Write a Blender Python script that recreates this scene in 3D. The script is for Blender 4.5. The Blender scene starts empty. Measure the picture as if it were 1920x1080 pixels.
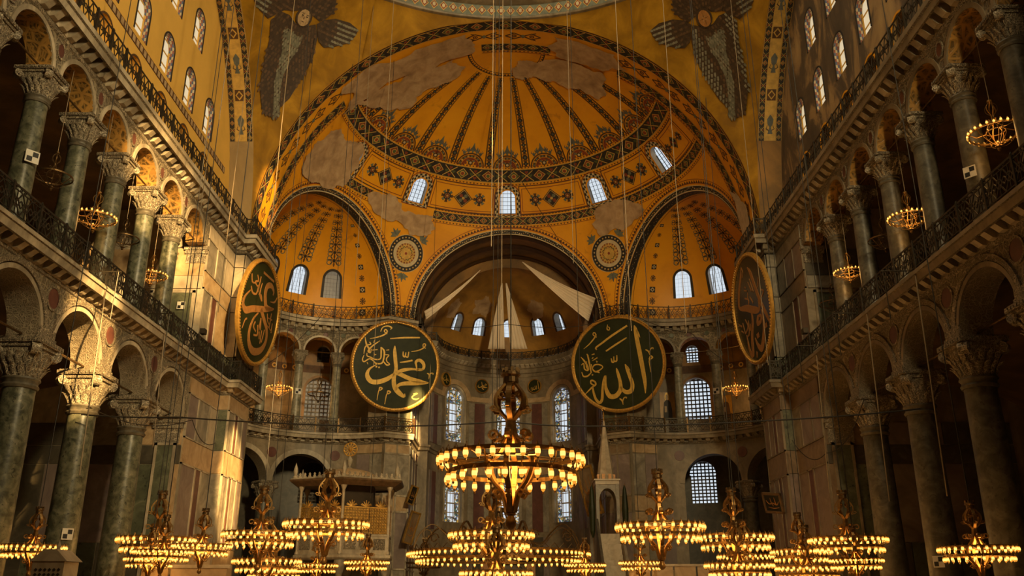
import bpy, bmesh, math, random
import numpy as np
from mathutils import Vector, Matrix
from mathutils.geometry import delaunay_2d_cdt
random.seed(7)
SC = bpy.context.scene
COL = SC.collection
PI = math.pi
R = math.radians

# ---------------------------------------------------------------- camera
cd = bpy.data.cameras.new('camera')
cd.sensor_width = 36.0
cd.lens = 36.0 * 1620.0 / 1920.0
cd.clip_end = 400
cam = bpy.data.objects.new('camera', cd)
COL.objects.link(cam)
cam.location = (0.5, 0, 1.6)
cam.rotation_euler = (R(90 + 19.7), 0, R(0.14))
SC.camera = cam

# ---------------------------------------------------------------- world, added lamps, exposure
wd = bpy.data.worlds.new('world')
SC.world = wd
wd.use_nodes = True
wd.node_tree.nodes['Background'].inputs[0].default_value = (1.0, 0.62, 0.30, 1)
wd.node_tree.nodes['Background'].inputs[1].default_value = 0.05
SC.view_settings.view_transform = 'Standard'
SC.view_settings.look = 'None'
SC.view_settings.gamma = 1
SC.view_settings.use_curve_mapping = False
SC.view_settings.exposure = 0.10

def area_light(name, loc, target, sx, sy, power, color, spread=180):
    l = bpy.data.lights.new(name, 'AREA')
    l.shape = 'RECTANGLE'; l.size = sx; l.size_y = sy
    l.energy = power; l.color = color; l.spread = R(spread)
    o = bpy.data.objects.new(name, l); COL.objects.link(o)
    o.location = loc
    o.rotation_euler = (Vector(target) - Vector(loc)).to_track_quat('-Z', 'Y').to_euler()
    return o
def spot_light(name, loc, target, ang, power, color, blend=.12, rad=.25, sc=(1, 1)):
    l = bpy.data.lights.new(name, 'SPOT')
    l.spot_size = R(ang); l.spot_blend = blend; l.energy = power; l.color = color; l.shadow_soft_size = rad
    o = bpy.data.objects.new(name, l); COL.objects.link(o)
    o.location = loc
    o.rotation_euler = (Vector(target) - Vector(loc)).to_track_quat('-Z', 'Y').to_euler()
    o.scale = (sc[0], sc[1], 1)
    return o
# unseen area lamps added as daylight fill inside a windowless dome and west end
area_light('dome_fill_light', (6, 27, 40), (-6, 36, 0), 18, 16, 2300, (1.0, .84, .52))
area_light('west_fill_light', (12.0, 4.0, 24), (-9, 52, 21), 4, 8, 13500, (1.0, .77, .40), 80)
# spot lamps added indoors to throw low-sun patches on the left side
SUN = (1.0, .62, .22)
W1, W2, W3 = (9.5, 3.2, 21.5), (8.0, 2.4, 24.0), (6.0, 1.6, 22.5)
spot_light('sun_patch_spot', W1, (-14.9, 47.6, 7.0), 4.6, 700000, SUN, .25, .25, (.42, 1.6))
spot_light('sun_patch_spot', W2, (-15.2, 43.6, 17.2), 8.0, 200000, SUN, .7, .3)
spot_light('sun_patch_spot', W1, (-15.6, 31.4, 10.6), 6.0, 350000, SUN, .3, .3, (.7, 1.2))
spot_light('sun_patch_spot', W2, (-14.3, 47.2, 24.2), 3.4, 420000, SUN, .5, .3, (.6, 1.3))
spot_light('sun_patch_spot', W3, (-15.9, 36.2, 18.7), 7.0, 240000, SUN, .4, .3)
spot_light('sun_patch_spot', W3, (-6.5, 61.6, 13.9), 2.6, 1300000, SUN, .3, .2, (.55, 1.5))
# ---------------------------------------------------------------- helpers
class MB:
    def __init__(s):
        s.v = []; s.f = []; s.m = []
    def add(s, pts):
        i = len(s.v); s.v.extend([tuple(float(c) for c in p) for p in pts]); return i
    def face(s, idx, m=0):
        s.f.append(tuple(idx)); s.m.append(m)
    def poly(s, pts, m=0):
        i = s.add(pts); s.face(range(i, i + len(pts)), m)
    def grid(s, fn, us, vs, m=0, closed=False):
        i = s.add([fn(u, v) for u in us for v in vs])
        nv = len(vs); nu = len(us)
        for a in range(nu if closed else nu - 1):
            b = (a + 1) % nu
            for c in range(nv - 1):
                s.face((i + a * nv + c, i + b * nv + c, i + b * nv + c + 1, i + a * nv + c + 1), m)
    def box(s, x0, x1, y0, y1, z0, z1, m=0):
        i = s.add([(x0, y0, z0), (x1, y0, z0), (x1, y1, z0), (x0, y1, z0), (x0, y0, z1), (x1, y0, z1), (x1, y1, z1), (x0, y1, z1)])
        for q in ((0, 3, 2, 1), (4, 5, 6, 7), (0, 1, 5, 4), (1, 2, 6, 5), (2, 3, 7, 6), (3, 0, 4, 7)):
            s.face([i + k for k in q], m)
    def hexa(s, p, m=0):
        i = s.add(p)
        for q in ((0, 3, 2, 1), (4, 5, 6, 7), (0, 1, 5, 4), (1, 2, 6, 5), (2, 3, 7, 6), (3, 0, 4, 7)):
            s.face([i + k for k in q], m)
    def lathe(s, prof, n=24, c=(0, 0), m=0, a0=0, a1=2 * PI):
        full = abs(a1 - a0 - 2 * PI) < 1e-6
        us = [a0 + (a1 - a0) * k / n for k in range(n if full else n + 1)]
        s.grid(lambda a, v: (c[0] + v[0] * math.cos(a), c[1] + v[0] * math.sin(a), v[1]), us, prof, m, closed=full)
    def tube(s, pts, r, n=6, m=0, cap=True, closed=False):
        pts = [Vector(p) for p in pts]
        rs = r if isinstance(r, (list, tuple)) else [r] * len(pts)
        i0 = len(s.v); up = None; k = len(pts)
        for j, p in enumerate(pts):
            if closed: t = pts[(j + 1) % k] - pts[j - 1]
            else: t = pts[min(j + 1, k - 1)] - pts[max(j - 1, 0)]
            t = t.normalized() if t.length > 1e-9 else Vector((0, 0, 1))
            if up is None: up = Vector((0, 0, 1)) if abs(t.z) < .9 else Vector((1, 0, 0))
            a = t.cross(up); a = a.normalized() if a.length > 1e-6 else Vector((1, 0, 0)); b = a.cross(t).normalized(); up = b
            s.add([p + rs[j] * (math.cos(2 * PI * q / n) * a + math.sin(2 * PI * q / n) * b) for q in range(n)])
        for j in range(k if closed else k - 1):
            for q in range(n):
                s.face((i0 + j * n + q, i0 + j * n + (q + 1) % n, i0 + ((j + 1) % k) * n + (q + 1) % n, i0 + ((j + 1) % k) * n + q), m)
        if cap and not closed:
            s.face([i0 + q for q in range(n)][::-1], m); s.face([i0 + (k - 1) * n + q for q in range(n)], m)
    def band(s, pts, side, w, t, m=0):
        """flat iron band: pts centre line, side = fixed width direction, w width, t thickness"""
        pts = [Vector(p) for p in pts]; side = Vector(side).normalized(); k = len(pts); i0 = len(s.v)
        ws = w if isinstance(w, (list, tuple)) else [w] * k
        for j, p in enumerate(pts):
            d = pts[min(j + 1, k - 1)] - pts[max(j - 1, 0)]
            n = d.cross(side); n = n.normalized() if n.length > 1e-9 else Vector((0, 0, 1))
            h = ws[j] / 2
            s.add([p - side * h - n * t / 2, p + side * h - n * t / 2, p + side * h + n * t / 2, p - side * h + n * t / 2])
        for j in range(k - 1):
            for q in range(4):
                s.face((i0 + j * 4 + q, i0 + j * 4 + (q + 1) % 4, i0 + j * 4 + 4 + (q + 1) % 4, i0 + j * 4 + 4 + q), m)
        s.face((i0 + 3, i0 + 2, i0 + 1, i0), m); e = i0 + (k - 1) * 4; s.face((e, e + 1, e + 2, e + 3), m)
    def mesh(s, name, mats, smooth=False):
        me = bpy.data.meshes.new(name)
        me.from_pydata(s.v, [], s.f)
        for q in (mats if isinstance(mats, (list, tuple)) else [mats]): me.materials.append(q)
        if any(s.m): me.polygons.foreach_set('material_index', s.m)
        if smooth:
            me.polygons.foreach_set('use_smooth', [True] * len(s.f))
            if smooth != 'all':
                try: me.set_sharp_from_angle(angle=R(38))
                except Exception: pass
        me.update()
        return me
    def build(s, name, mats, parent=None, smooth=False, loc=None):
        return obj(name, s.mesh(name, mats, smooth), parent, loc)

def obj(name, me, parent=None, loc=None, rz=0, scale=None):
    o = bpy.data.objects.new(name, me); COL.objects.link(o)
    if parent is not None: o.parent = parent
    if loc is not None: o.location = loc
    if rz: o.rotation_euler = (0, 0, rz)
    if scale is not None: o.scale = scale
    return o
def tag(o, label=None, cat=None, group=None, kind=None):
    if label: o['label'] = label
    if cat: o['category'] = cat
    if group: o['group'] = group
    if kind: o['kind'] = kind
    return o
def thing(name, label, cat, loc=(0, 0, 0), rz=0, group=None):
    o = bpy.data.objects.new(name, None); COL.objects.link(o)
    o.empty_display_size = .2
    o.location = loc; o.rotation_euler = (0, 0, rz)
    return tag(o, label, cat, group)
KIDS = {}
def copy_tree(src, loc=None, rz=None, label=None, parent=None, scale=None):
    c = src.copy(); COL.objects.link(c)
    if parent is not None: c.parent = parent
    if loc is not None: c.location = loc
    if rz is not None: c.rotation_euler = (0, 0, rz)
    if scale is not None: c.scale = scale
    if label: c['label'] = label
    if src.name not in KIDS: KIDS[src.name] = list(src.children)
    for ch in KIDS[src.name]: copy_tree(ch, parent=c)
    return c
def struct(o, label=None, cat=None):
    return tag(o, label, cat, None, 'structure')

def pip(P, poly):
    x, y = P[:, 0], P[:, 1]; ins = np.zeros(len(P), bool); n = len(poly)
    px = np.array([q[0] for q in poly]); py = np.array([q[1] for q in poly])
    for i in range(n):
        j = i - 1
        c = ((py[i] > y) != (py[j] > y))
        den = (py[j] - py[i]) or 1e-12
        ins ^= c & (x < (px[j] - px[i]) * (y - py[i]) / den + px[i])
    return ins
def resample(poly, step, closed=True):
    out = []; n = len(poly)
    for i in range(n if closed else n - 1):
        a, b = poly[i], poly[(i + 1) % n]
        k = max(1, int(math.hypot((b[0] - a[0]) / step[0], (b[1] - a[1]) / step[1])))
        for q in range(k): out.append((a[0] + (b[0] - a[0]) * q / k, a[1] + (b[1] - a[1]) * q / k))
    if not closed: out.append(poly[-1])
    return out
def sheet(mb, mp, outer, holes=(), step=(1, 1), m=0):
    """triangulated surface over a 2-D outline with holes, carried to 3-D by mp(u, v)"""
    outer = resample(outer, step)
    us = [p[0] for p in outer]; vs = [p[1] for p in outer]
    gu = np.arange(min(us) + step[0] * .5, max(us), step[0]); gv = np.arange(min(vs) + step[1] * .5, max(vs), step[1])
    V = list(outer); E = [(i, (i + 1) % len(outer)) for i in range(len(outer))]
    for h in holes:
        k = len(V); V += list(h); E += [(k + i, k + (i + 1) % len(h)) for i in range(len(h))]
    B = np.array(V)
    if len(gu) and len(gv):
        G = np.array([(a, b) for a in gu for b in gv])
        ok = pip(G, outer)
        for h in holes: ok &= ~pip(G, h)
        G = G[ok]
        if len(G):
            d = ((G[:, None, 0] - B[None, :, 0]) / step[0]) ** 2 + ((G[:, None, 1] - B[None, :, 1]) / step[1]) ** 2
            G = G[d.min(1) > .12]
            V += [tuple(g) for g in G]
    sc = step
    r = delaunay_2d_cdt([Vector((p[0] / sc[0], p[1] / sc[1])) for p in V], E, [], 0, 1e-6)
    pv, pf = r[0], r[2]
    P = np.array([(p.x * sc[0], p.y * sc[1]) for p in pv])
    T = np.array([f for f in pf if len(f) == 3])
    C = P[T].mean(1)
    ok = pip(C, outer)
    for h in holes: ok &= ~pip(C, h)
    i0 = mb.add([mp(a, b) for a, b in P])
    for t in T[ok]: mb.face((i0 + int(t[0]), i0 + int(t[1]), i0 + int(t[2])), m)
def strip(mb, mp3, pts, d0, d1, closed=False, m=0, nd=1):
    k = len(pts); ds = [d0 + (d1 - d0) * q / nd for q in range(nd + 1)]
    mb.grid(lambda p, d: mp3(p[0], p[1], d), list(pts), ds, m, closed=closed)
def archpts(uc, vs, ru, rv, n=20, a0=0, a1=PI):
    return [(uc + ru * math.cos(a0 + (a1 - a0) * k / n), vs + rv * math.sin(a0 + (a1 - a0) * k / n)) for k in range(n + 1)]
def archwin(uc, v0, vs, ru, rv, n=14):
    """closed outline: sill, jambs and round head"""
    return [(uc - ru, v0), (uc + ru, v0)] + archpts(uc, vs, ru, rv, n)
def ringband(mb, mp3, uc, vs, ru, rv, w, wu, d0, d1, n=24, m=0, a0=0, a1=PI):
    """proud archivolt band round an arch: inner radius (ru,rv), width w (v) / wu (u), from depth d0 out to d1"""
    an = [a0 + (a1 - a0) * k / n for k in range(n + 1)]
    prof = [(0, d0), (0, d1), (w, d1), (w, d0)]
    mb.grid(lambda a, q: mp3(uc + (ru + q[0] * wu / w) * math.cos(a), vs + (rv + q[0]) * math.sin(a), q[1]), an, prof, m)
def offset_path(path, o):
    out = []; n = len(path)
    for i in range(n):
        p = Vector(path[i]); a = Vector(path[max(i - 1, 0)]); b = Vector(path[min(i + 1, n - 1)])
        t1 = (p - a).normalized() if i > 0 else None; t2 = (b - p).normalized() if i < n - 1 else None
        if t1 is None: t1 = t2
        if t2 is None: t2 = t1
        n1 = Vector((-t1.y, t1.x)); n2 = Vector((-t2.y, t2.x)); nn = (n1 + n2)
        nn = nn.normalized() if nn.length > 1e-6 else n1
        out.append(p + nn * (o / max(.35, nn.dot(n1))))
    return out
def sweep_plan(mb, path, prof, m=0):
    cols = [offset_path(path, o) for o, z in prof]
    mb.grid(lambda i, j: (cols[j][i].x, cols[j][i].y, prof[j][1]), range(len(path)), range(len(prof)), m)

# ---------------------------------------------------------------- materials (procedural)
def nodes(name):
    m = bpy.data.materials.new(name); m.use_nodes = True
    nt = m.node_tree; b = nt.nodes['Principled BSDF']
    return m, nt, b
def N(nt, typ, **kw):
    n = nt.nodes.new(typ)
    for k, v in kw.items():
        if k.startswith('i_'): n.inputs[k[2:].replace('_', ' ')].default_value = v
        else: setattr(n, k, v)
    return n
def ramp(nt, src, stops, interp='LINEAR'):
    r = nt.nodes.new('ShaderNodeValToRGB'); r.color_ramp.interpolation = interp
    el = r.color_ramp.elements
    while len(el) < len(stops): el.new(.5)
    for e, (p, c) in zip(el, stops): e.position = p; e.color = (*c, 1) if len(c) == 3 else c
    nt.links.new(src, r.inputs[0]); return r.outputs[0]
def pos(nt, scale=(1, 1, 1)):
    g = nt.nodes.new('ShaderNodeNewGeometry'); mp = nt.nodes.new('ShaderNodeMapping'); mp.inputs['Scale'].default_value = scale
    nt.links.new(g.outputs['Position'], mp.inputs[0]); return mp.outputs[0]
def noise(nt, vec, scale, detail=4, rough=.6, dist=0):
    n = nt.nodes.new('ShaderNodeTexNoise'); n.inputs['Scale'].default_value = scale; n.inputs['Detail'].default_value = detail
    n.inputs['Roughness'].default_value = rough; n.inputs['Distortion'].default_value = dist
    nt.links.new(vec, n.inputs['Vector']); return n.outputs['Fac']
def mixc(nt, fac, a, b, typ='MIX'):
    m = nt.nodes.new('ShaderNodeMix'); m.data_type = 'RGBA'; m.blend_type = typ
    for k, s in ((0, fac), (6, a), (7, b)):
        if isinstance(s, (int, float)): m.inputs[k].default_value = s
        elif isinstance(s, tuple): m.inputs[k].default_value = (*s, 1) if len(s) == 3 else s
        else: nt.links.new(s, m.inputs[k])
    return m.outputs[2]
def bump(nt, b, h, strength=.3, dist=.05):
    n = nt.nodes.new('ShaderNodeBump'); n.inputs['Strength'].default_value = strength; n.inputs['Distance'].default_value = dist
    nt.links.new(h, n.inputs['Height']); nt.links.new(n.outputs[0], b.inputs['Normal'])
def stone(name, stops, scale=1.0, rough=.5, detail=6, dist=0, bmp=.0, stretch=(1, 1, 1), spots=None, metal=0, grime=.0):
    m, nt, b = nodes(name); v = pos(nt, stretch)
    f = noise(nt, v, scale, detail, .62, dist)
    c = ramp(nt, f, stops)
    if spots:
        sc, thr, col, k = spots
        vo = nt.nodes.new('ShaderNodeTexVoronoi'); vo.inputs['Scale'].default_value = sc; nt.links.new(v, vo.inputs['Vector'])
        f2 = noise(nt, v, sc * 1.3, 3, .6, .6)
        c = mixc(nt, ramp(nt, f2, [(thr, (0, 0, 0)), (thr + .06, (k, k, k))]), c, col)
    if grime:
        f3 = noise(nt, pos(nt, (.5, .5, .22)), .9, 5, .7, .3)
        c = mixc(nt, ramp(nt, f3, [(.42, (grime,) * 3), (.62, (0, 0, 0))]), c, (.04, .028, .015))
    nt.links.new(c, b.inputs['Base Color']); b.inputs['Roughness'].default_value = rough; b.inputs['Metallic'].default_value = metal
    if bmp: bump(nt, b, noise(nt, v, scale * 6, 3, .6), bmp, .04)
    return m
def carved(name, c0, c1, scale=4.0, rough=.6, strength=.8, sharp=.10):
    """carved openwork relief: light strapwork over a dark ground"""
    m, nt, b = nodes(name); v = pos(nt)
    nz = nt.nodes.new('ShaderNodeTexNoise'); nz.inputs['Scale'].default_value = scale * .45; nz.inputs['Detail'].default_value = 1
    nt.links.new(v, nz.inputs['Vector'])
    add = nt.nodes.new('ShaderNodeVectorMath'); add.operation = 'MULTIPLY_ADD'; add.inputs[1].default_value = (.35, .35, .35)
    nt.links.new(nz.outputs['Color'], add.inputs[0]); nt.links.new(v, add.inputs[2])
    vo = nt.nodes.new('ShaderNodeTexVoronoi'); vo.inputs['Scale'].default_value = scale; vo.feature = 'DISTANCE_TO_EDGE'
    nt.links.new(add.outputs[0], vo.inputs['Vector'])
    vo2 = nt.nodes.new('ShaderNodeTexVoronoi'); vo2.inputs['Scale'].default_value = scale * 2.3; vo2.feature = 'DISTANCE_TO_EDGE'
    nt.links.new(add.outputs[0], vo2.inputs['Vector'])
    a = ramp(nt, vo.outputs['Distance'], [(sharp * .5, (1, 1, 1)), (sharp, (0, 0, 0)), (sharp * 2.2, (0, 0, 0)), (sharp * 2.9, (.8, .8, .8)), (sharp * 3.6, (.1, .1, .1))])
    a2 = ramp(nt, vo2.outputs['Distance'], [(sharp * .5, (.6, .6, .6)), (sharp * 1.2, (0, 0, 0))])
    h = mixc(nt, .55, a, a2, 'LIGHTEN') if False else mixc(nt, 1.0, a, a2, 'LIGHTEN')
    c = mixc(nt, h, c0, c1)
    f3 = noise(nt, v, .7, 4, .6)
    c = mixc(nt, ramp(nt, f3, [(.35, (.45,) * 3), (.6, (0, 0, 0))]), c, (c0[0] * .6, c0[1] * .6, c0[2] * .6))
    nt.links.new(c, b.inputs['Base Color']); b.inputs['Roughness'].default_value = rough
    bump(nt, b, h, strength, .06)
    return m
def plain(name, col, rough=.5, metal=0, var=.12, scale=3, bmp=0, spec=.5):
    m, nt, b = nodes(name); v = pos(nt)
    f = noise(nt, v, scale, 4, .6)
    lo = tuple(c * (1 - var * 2) for c in col); hi = tuple(min(1, c * (1 + var)) for c in col)
    nt.links.new(ramp(nt, f, [(.3, lo), (.7, hi)]), b.inputs['Base Color'])
    b.inputs['Roughness'].default_value = rough; b.inputs['Metallic'].default_value = metal
    b.inputs['Specular IOR Level'].default_value = spec
    if bmp: bump(nt, b, noise(nt, v, scale * 8, 3), bmp, .03)
    return m
def emit(name, col, strength):
    m, nt, b = nodes(name)
    b.inputs['Base Color'].default_value = (col[0] * .15, col[1] * .15, col[2] * .15, 1)
    b.inputs['Emission Color'].default_value = (*col, 1); b.inputs['Emission Strength'].default_value = strength
    return m

M = {}
M['gold'] = stone('gold_plaster', [(.25, (.68, .275, .008)), (.5, (.82, .35, .010)), (.75, (.88, .40, .014))], .35, .5, 8, .4, .05, spots=(.55, .63, (.52, .21, .012), .5))
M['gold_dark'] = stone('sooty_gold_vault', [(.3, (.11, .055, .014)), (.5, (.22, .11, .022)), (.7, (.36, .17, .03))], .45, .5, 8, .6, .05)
M['mosaic'] = stone('gold_mosaic', [(.3, (.16, .078, .006)), (.5, (.29, .14, .009)), (.72, (.48, .25, .018))], .5, .30, 9, .5, .12, spots=(.5, .62, (.20, .10, .02), .5))
M['ochre'] = stone('ochre_wall', [(.3, (.60, .34, .060)), (.55, (.73, .42, .078)), (.75, (.77, .45, .085))], .25, .7, 8, .3, .03, spots=(.3, .66, (.40, .24, .10), .4))
M['peeled'] = stone('peeling_brown_wall', [(.36, (.075, .052, .03)), (.50, (.12, .08, .045)), (.56, (.32, .20, .085)), (.7, (.44, .29, .12))], .5, .8, 9, .9, .1, stretch=(1, 1, .45))
M['plaster'] = stone('bare_plaster', [(.3, (.30, .18, .09)), (.5, (.46, .30, .16)), (.62, (.54, .37, .21)), (.75, (.40, .23, .08))], 1.1, .8, 8, .4, .1)
M['pier_plaster'] = stone('grey_brown_plaster', [(.3, (.20, .13, .06)), (.55, (.34, .23, .10)), (.75, (.46, .31, .13))], .5, .8, 8, .8, .08, stretch=(1, 1, .4))
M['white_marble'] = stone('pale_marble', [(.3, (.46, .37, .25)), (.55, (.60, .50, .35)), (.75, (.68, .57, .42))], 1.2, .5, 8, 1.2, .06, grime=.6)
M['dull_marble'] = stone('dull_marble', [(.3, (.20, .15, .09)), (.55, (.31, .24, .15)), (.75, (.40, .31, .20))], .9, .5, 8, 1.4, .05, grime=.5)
M['capital'] = carved('carved_capital', (.20, .155, .10), (.60, .50, .35), 7.5, .6, 1.0)
M['spandrel'] = carved('carved_spandrel', (.15, .115, .07), (.36, .29, .185), 3.4, .65, .9)
M['frieze'] = carved('carved_frieze', (.13, .10, .06), (.46, .37, .25), 8, .65, .9)
M['intrados'] = carved('carved_intrados', (.20, .155, .095), (.40, .32, .21), 6.5, .65, .6)
M['arch_mosaic'] = carved('arch_mosaic', (.13, .075, .02), (.52, .27, .06), 2.4, .5, .3, .16)
M['verde'] = stone('green_marble', [(.28, (.026, .028, .018)), (.42, (.075, .078, .050)), (.56, (.15, .148, .098)), (.66, (.21, .20, .14)), (.78, (.42, .39, .28))], 3.6, .34, 10, .5, .0, spots=(5.5, .60, (.020, .023, .014), .85))
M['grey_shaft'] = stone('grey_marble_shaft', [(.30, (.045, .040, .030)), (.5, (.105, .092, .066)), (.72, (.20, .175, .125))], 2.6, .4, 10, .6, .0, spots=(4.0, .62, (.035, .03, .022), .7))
M['pale_shaft'] = stone('pale_green_shaft', [(.30, (.09, .085, .055)), (.5, (.24, .215, .145)), (.72, (.42, .37, .26))], 2.4, .4, 9, .7, .0, spots=(4, .62, (.10, .10, .06), .6))
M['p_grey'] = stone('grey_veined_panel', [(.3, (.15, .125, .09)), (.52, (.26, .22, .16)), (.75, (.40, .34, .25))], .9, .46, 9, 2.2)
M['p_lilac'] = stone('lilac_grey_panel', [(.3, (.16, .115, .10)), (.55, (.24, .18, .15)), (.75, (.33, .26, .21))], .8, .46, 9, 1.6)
M['p_red'] = stone('porphyry_panel', [(.3, (.085, .030, .022)), (.55, (.13, .048, .033)), (.75, (.18, .07, .045))], 2.0, .46, 9, .5)
M['p_beige'] = stone('beige_alabaster_panel', [(.3, (.33, .21, .10)), (.55, (.47, .32, .17)), (.75, (.56, .41, .24))], .8, .46, 9, 2.5)
M['p_green'] = stone('green_panel', [(.3, (.055, .06, .035)), (.55, (.12, .125, .075)), (.75, (.22, .22, .14))], 1.6, .46, 9, .9, spots=(3.5, .62, (.02, .025, .015), .9))
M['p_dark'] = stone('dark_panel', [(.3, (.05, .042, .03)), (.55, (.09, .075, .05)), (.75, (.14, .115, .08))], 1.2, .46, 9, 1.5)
M['p_pale'] = stone('pale_panel', [(.3, (.36, .28, .18)), (.55, (.50, .40, .27)), (.75, (.60, .49, .34))], .9, .46, 9, 2.5)
M['p_tan'] = stone('dimmed_alabaster_panel', [(.3, (.15, .095, .05)), (.55, (.23, .155, .085)), (.75, (.30, .21, .125))], .8, .46, 9, 2.5)  # beige alabaster darkened to dim the right piers; also framed boards
M['iron'] = plain('dark_iron', (.055, .045, .032), .5, .6, .2)
M['bronze'] = plain('gilt_bronze', (.34, .19, .06), .38, .85, .2, 8)
M['neck'] = plain('dark_stone_ring', (.13, .11, .075), .5, 0, .25, 6)
M['rail_brown'] = plain('brown_iron', (.085, .060, .035), .5, .4, .2)
M['bronze_dark'] = plain('dark_bronze', (.17, .10, .04), .42, .8, .2, 8)
M['gilt'] = plain('gilt_wood', (.62, .34, .07), .38, .55, .15, 6, .2)
M['gilt_paint'] = plain('gold_leaf_lettering', (.66, .40, .075), .42, .25, .1, 6)
M['gilt_dull'] = plain('dull_gold_lettering', (.42, .19, .05), .45, .25, .12, 6)
M['board_green'] = plain('dark_green_board', (.020, .024, .005), .5, 0, .2, 1.2, 0, .25)
M['board_black'] = plain('black_green_board', (.018, .017, .012), .22, 0, .2, 1.2)
M['rope'] = plain('pale_cable', (.30, .22, .13), .6, .2, .1)
M['wire'] = plain('dark_cable', (.03, .025, .02), .6, .2, .1)
M['cloth'] = plain('white_cloth', (.72, .60, .45), .9, 0, .04, 1)
M['wood'] = plain('brown_wood', (.16, .09, .04), .5, 0, .25, 4)
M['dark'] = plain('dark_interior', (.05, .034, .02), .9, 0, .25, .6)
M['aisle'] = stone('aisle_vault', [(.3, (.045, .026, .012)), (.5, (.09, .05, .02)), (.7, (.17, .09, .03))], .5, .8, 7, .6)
M['floor'] = stone('marble_floor', [(.3, (.24, .19, .13)), (.55, (.34, .27, .19)), (.75, (.42, .34, .24))], .5, .3, 8, 2)
M['white'] = plain('white_paint', (.75, .70, .6), .6, 0, .04)
M['black'] = plain('black_paint', (.012, .011, .01), .6, 0, .1)
# paint colours of the vault ornament
M['t_dark'] = plain('paint_black_navy', (.030, .024, .020), .6, 0, .2)
M['t_brown'] = plain('paint_dark_brown', (.10, .045, .015), .6, 0, .2)
M['t_red'] = plain('paint_red', (.26, .055, .020), .6, 0, .2)
M['t_green'] = plain('paint_green', (.085, .11, .04), .6, 0, .2)
M['t_gold'] = plain('paint_gold', (.62, .38, .09), .55, 0, .15)
M['t_cream'] = plain('paint_cream', (.62, .50, .30), .6, 0, .1)
M['t_blue'] = plain('paint_slate', (.12, .13, .12), .6, 0, .2)
M['t_teal'] = plain('paint_grey_green', (.17, .18, .13), .6, 0, .2)
PAL = [M[k] for k in ('t_dark', 't_brown', 't_red', 't_green', 't_gold', 't_cream', 't_blue', 't_teal')]
DK, BR, RD, GR, GO, CR, BL, TE = range(8)
M['sky_pane'] = emit('daylit_pane', (.80, .90, 1.0), .75)
M['sky_pane_warm'] = emit('daylit_warm_pane', (1.0, .82, .52), .62)
M['pane_dim'] = emit('dim_pane', (.75, .6, .38), .20)
M['lamp_glow'] = emit('lamp_glow', (1.0, .38, .04), .85)
M['flame'] = emit('lamp_filament', (1.0, .52, .10), 2.4)
M['t_blue2'] = plain('paint_blue', (.10, .13, .22), .6, 0, .15)
M['t_red2'] = plain('paint_brick_red', (.34, .10, .06), .6, 0, .15)
M['gold_mid'] = stone('worn_gold', [(.3, (.20, .10, .02)), (.5, (.36, .18, .03)), (.7, (.50, .25, .04))], .5, .5, 8, .6, .06)
def stained():
    m, nt, b = nodes('stained_glass'); v = pos(nt)
    vo = nt.nodes.new('ShaderNodeTexVoronoi'); vo.inputs['Scale'].default_value = 7.5; nt.links.new(v, vo.inputs['Vector'])
    sep = nt.nodes.new('ShaderNodeSeparateColor'); nt.links.new(vo.outputs['Color'], sep.inputs[0])
    c = ramp(nt, sep.outputs[0], [(.0, (.55, .62, .70)), (.20, (.06, .055, .045)), (.40, (.20, .17, .12)), (.52, (.05, .10, .24)), (.62, (.06, .15, .11)), (.70, (.55, .34, .06)), (.78, (.05, .045, .035)), (.90, (.60, .66, .70))], 'CONSTANT')
    nt.links.new(c, b.inputs['Base Color']); nt.links.new(c, b.inputs['Emission Color']); b.inputs['Emission Strength'].default_value = .6
    return m
M['stained'] = stained()
for k_, c_ in dict(f_dark=(.050, .028, .014), f_grey=(.15, .14, .095), f_b1=(.105, .055, .025), f_b2=(.080, .044, .020), f_g2=(.22, .20, .14), f_skin=(.42, .28, .14)).items(): M[k_] = plain('mosaic_' + k_[2:], c_, .5, 0, .2, 6)
# ---------------------------------------------------------------- plan of the building (metres; +Y towards the apse)
W = 15.5            # face of the side arcades
ZG = 12.6           # gallery floor
ZU = 21.05          # top of upper cornice
ZS = 21.35          # springing of the vaults
DC = 31.1           # dome centre
RA = 14.8           # great arches and half-dome
CY = 49.3           # half-dome centre
EX, EY, ER = 11.74, 55.28, 6.72     # exedra centre and radius
BY, BR_ = 62.33, 7.02               # bema arch plane and half width
AY, AR = 67.4, 6.2                  # apse centre and radius
SIDES = ((-1, 'left'), (1, 'right'))
PIER = (41.7, 46.0)
GCOL = [23.9, 28.3, 32.75, 37.2]
GBAY = [21.7, 26.1, 30.53, 34.98, 39.45]
UCOL = [22.75, 25.85, 28.95, 32.05, 35.15, 38.2]
UBAY = [21.2, 24.3, 27.4, 30.5, 33.6, 36.68, 39.75]
def sidemap(sx, f=W): return lambda u, v, d=0: (sx * (f + d), u, v)
def exmap(sx): return lambda u, v, d=0: (sx * (EX + (ER + d) * math.cos(R(u))), EY + (ER + d) * math.sin(R(u)), v)
def apmap(u, v, d=0): return ((AR + d) * math.cos(R(u)), AY + (AR + d) * math.sin(R(u)), v)
def sphmap(c, r): return lambda az, el, d=0: (c[0] + (r + d) * math.cos(R(el)) * math.sin(R(az)), c[1] + (r + d) * math.cos(R(el)) * math.cos(R(az)), c[2] + (r + d) * math.sin(R(el)))
def f2(m): return lambda u, v: m(u, v, 0)
def mir(mb, sx):
    if sx < 0:
        mb.v = [(-x, y, z) for x, y, z in mb.v]; mb.f = [tuple(reversed(f)) for f in mb.f]
    return mb

mb = MB(); mb.box(-30, 30, -6, 80, -.3, 0); struct(mb.build('floor', M['floor']), 'pale marble floor of the nave', 'floor')

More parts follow.
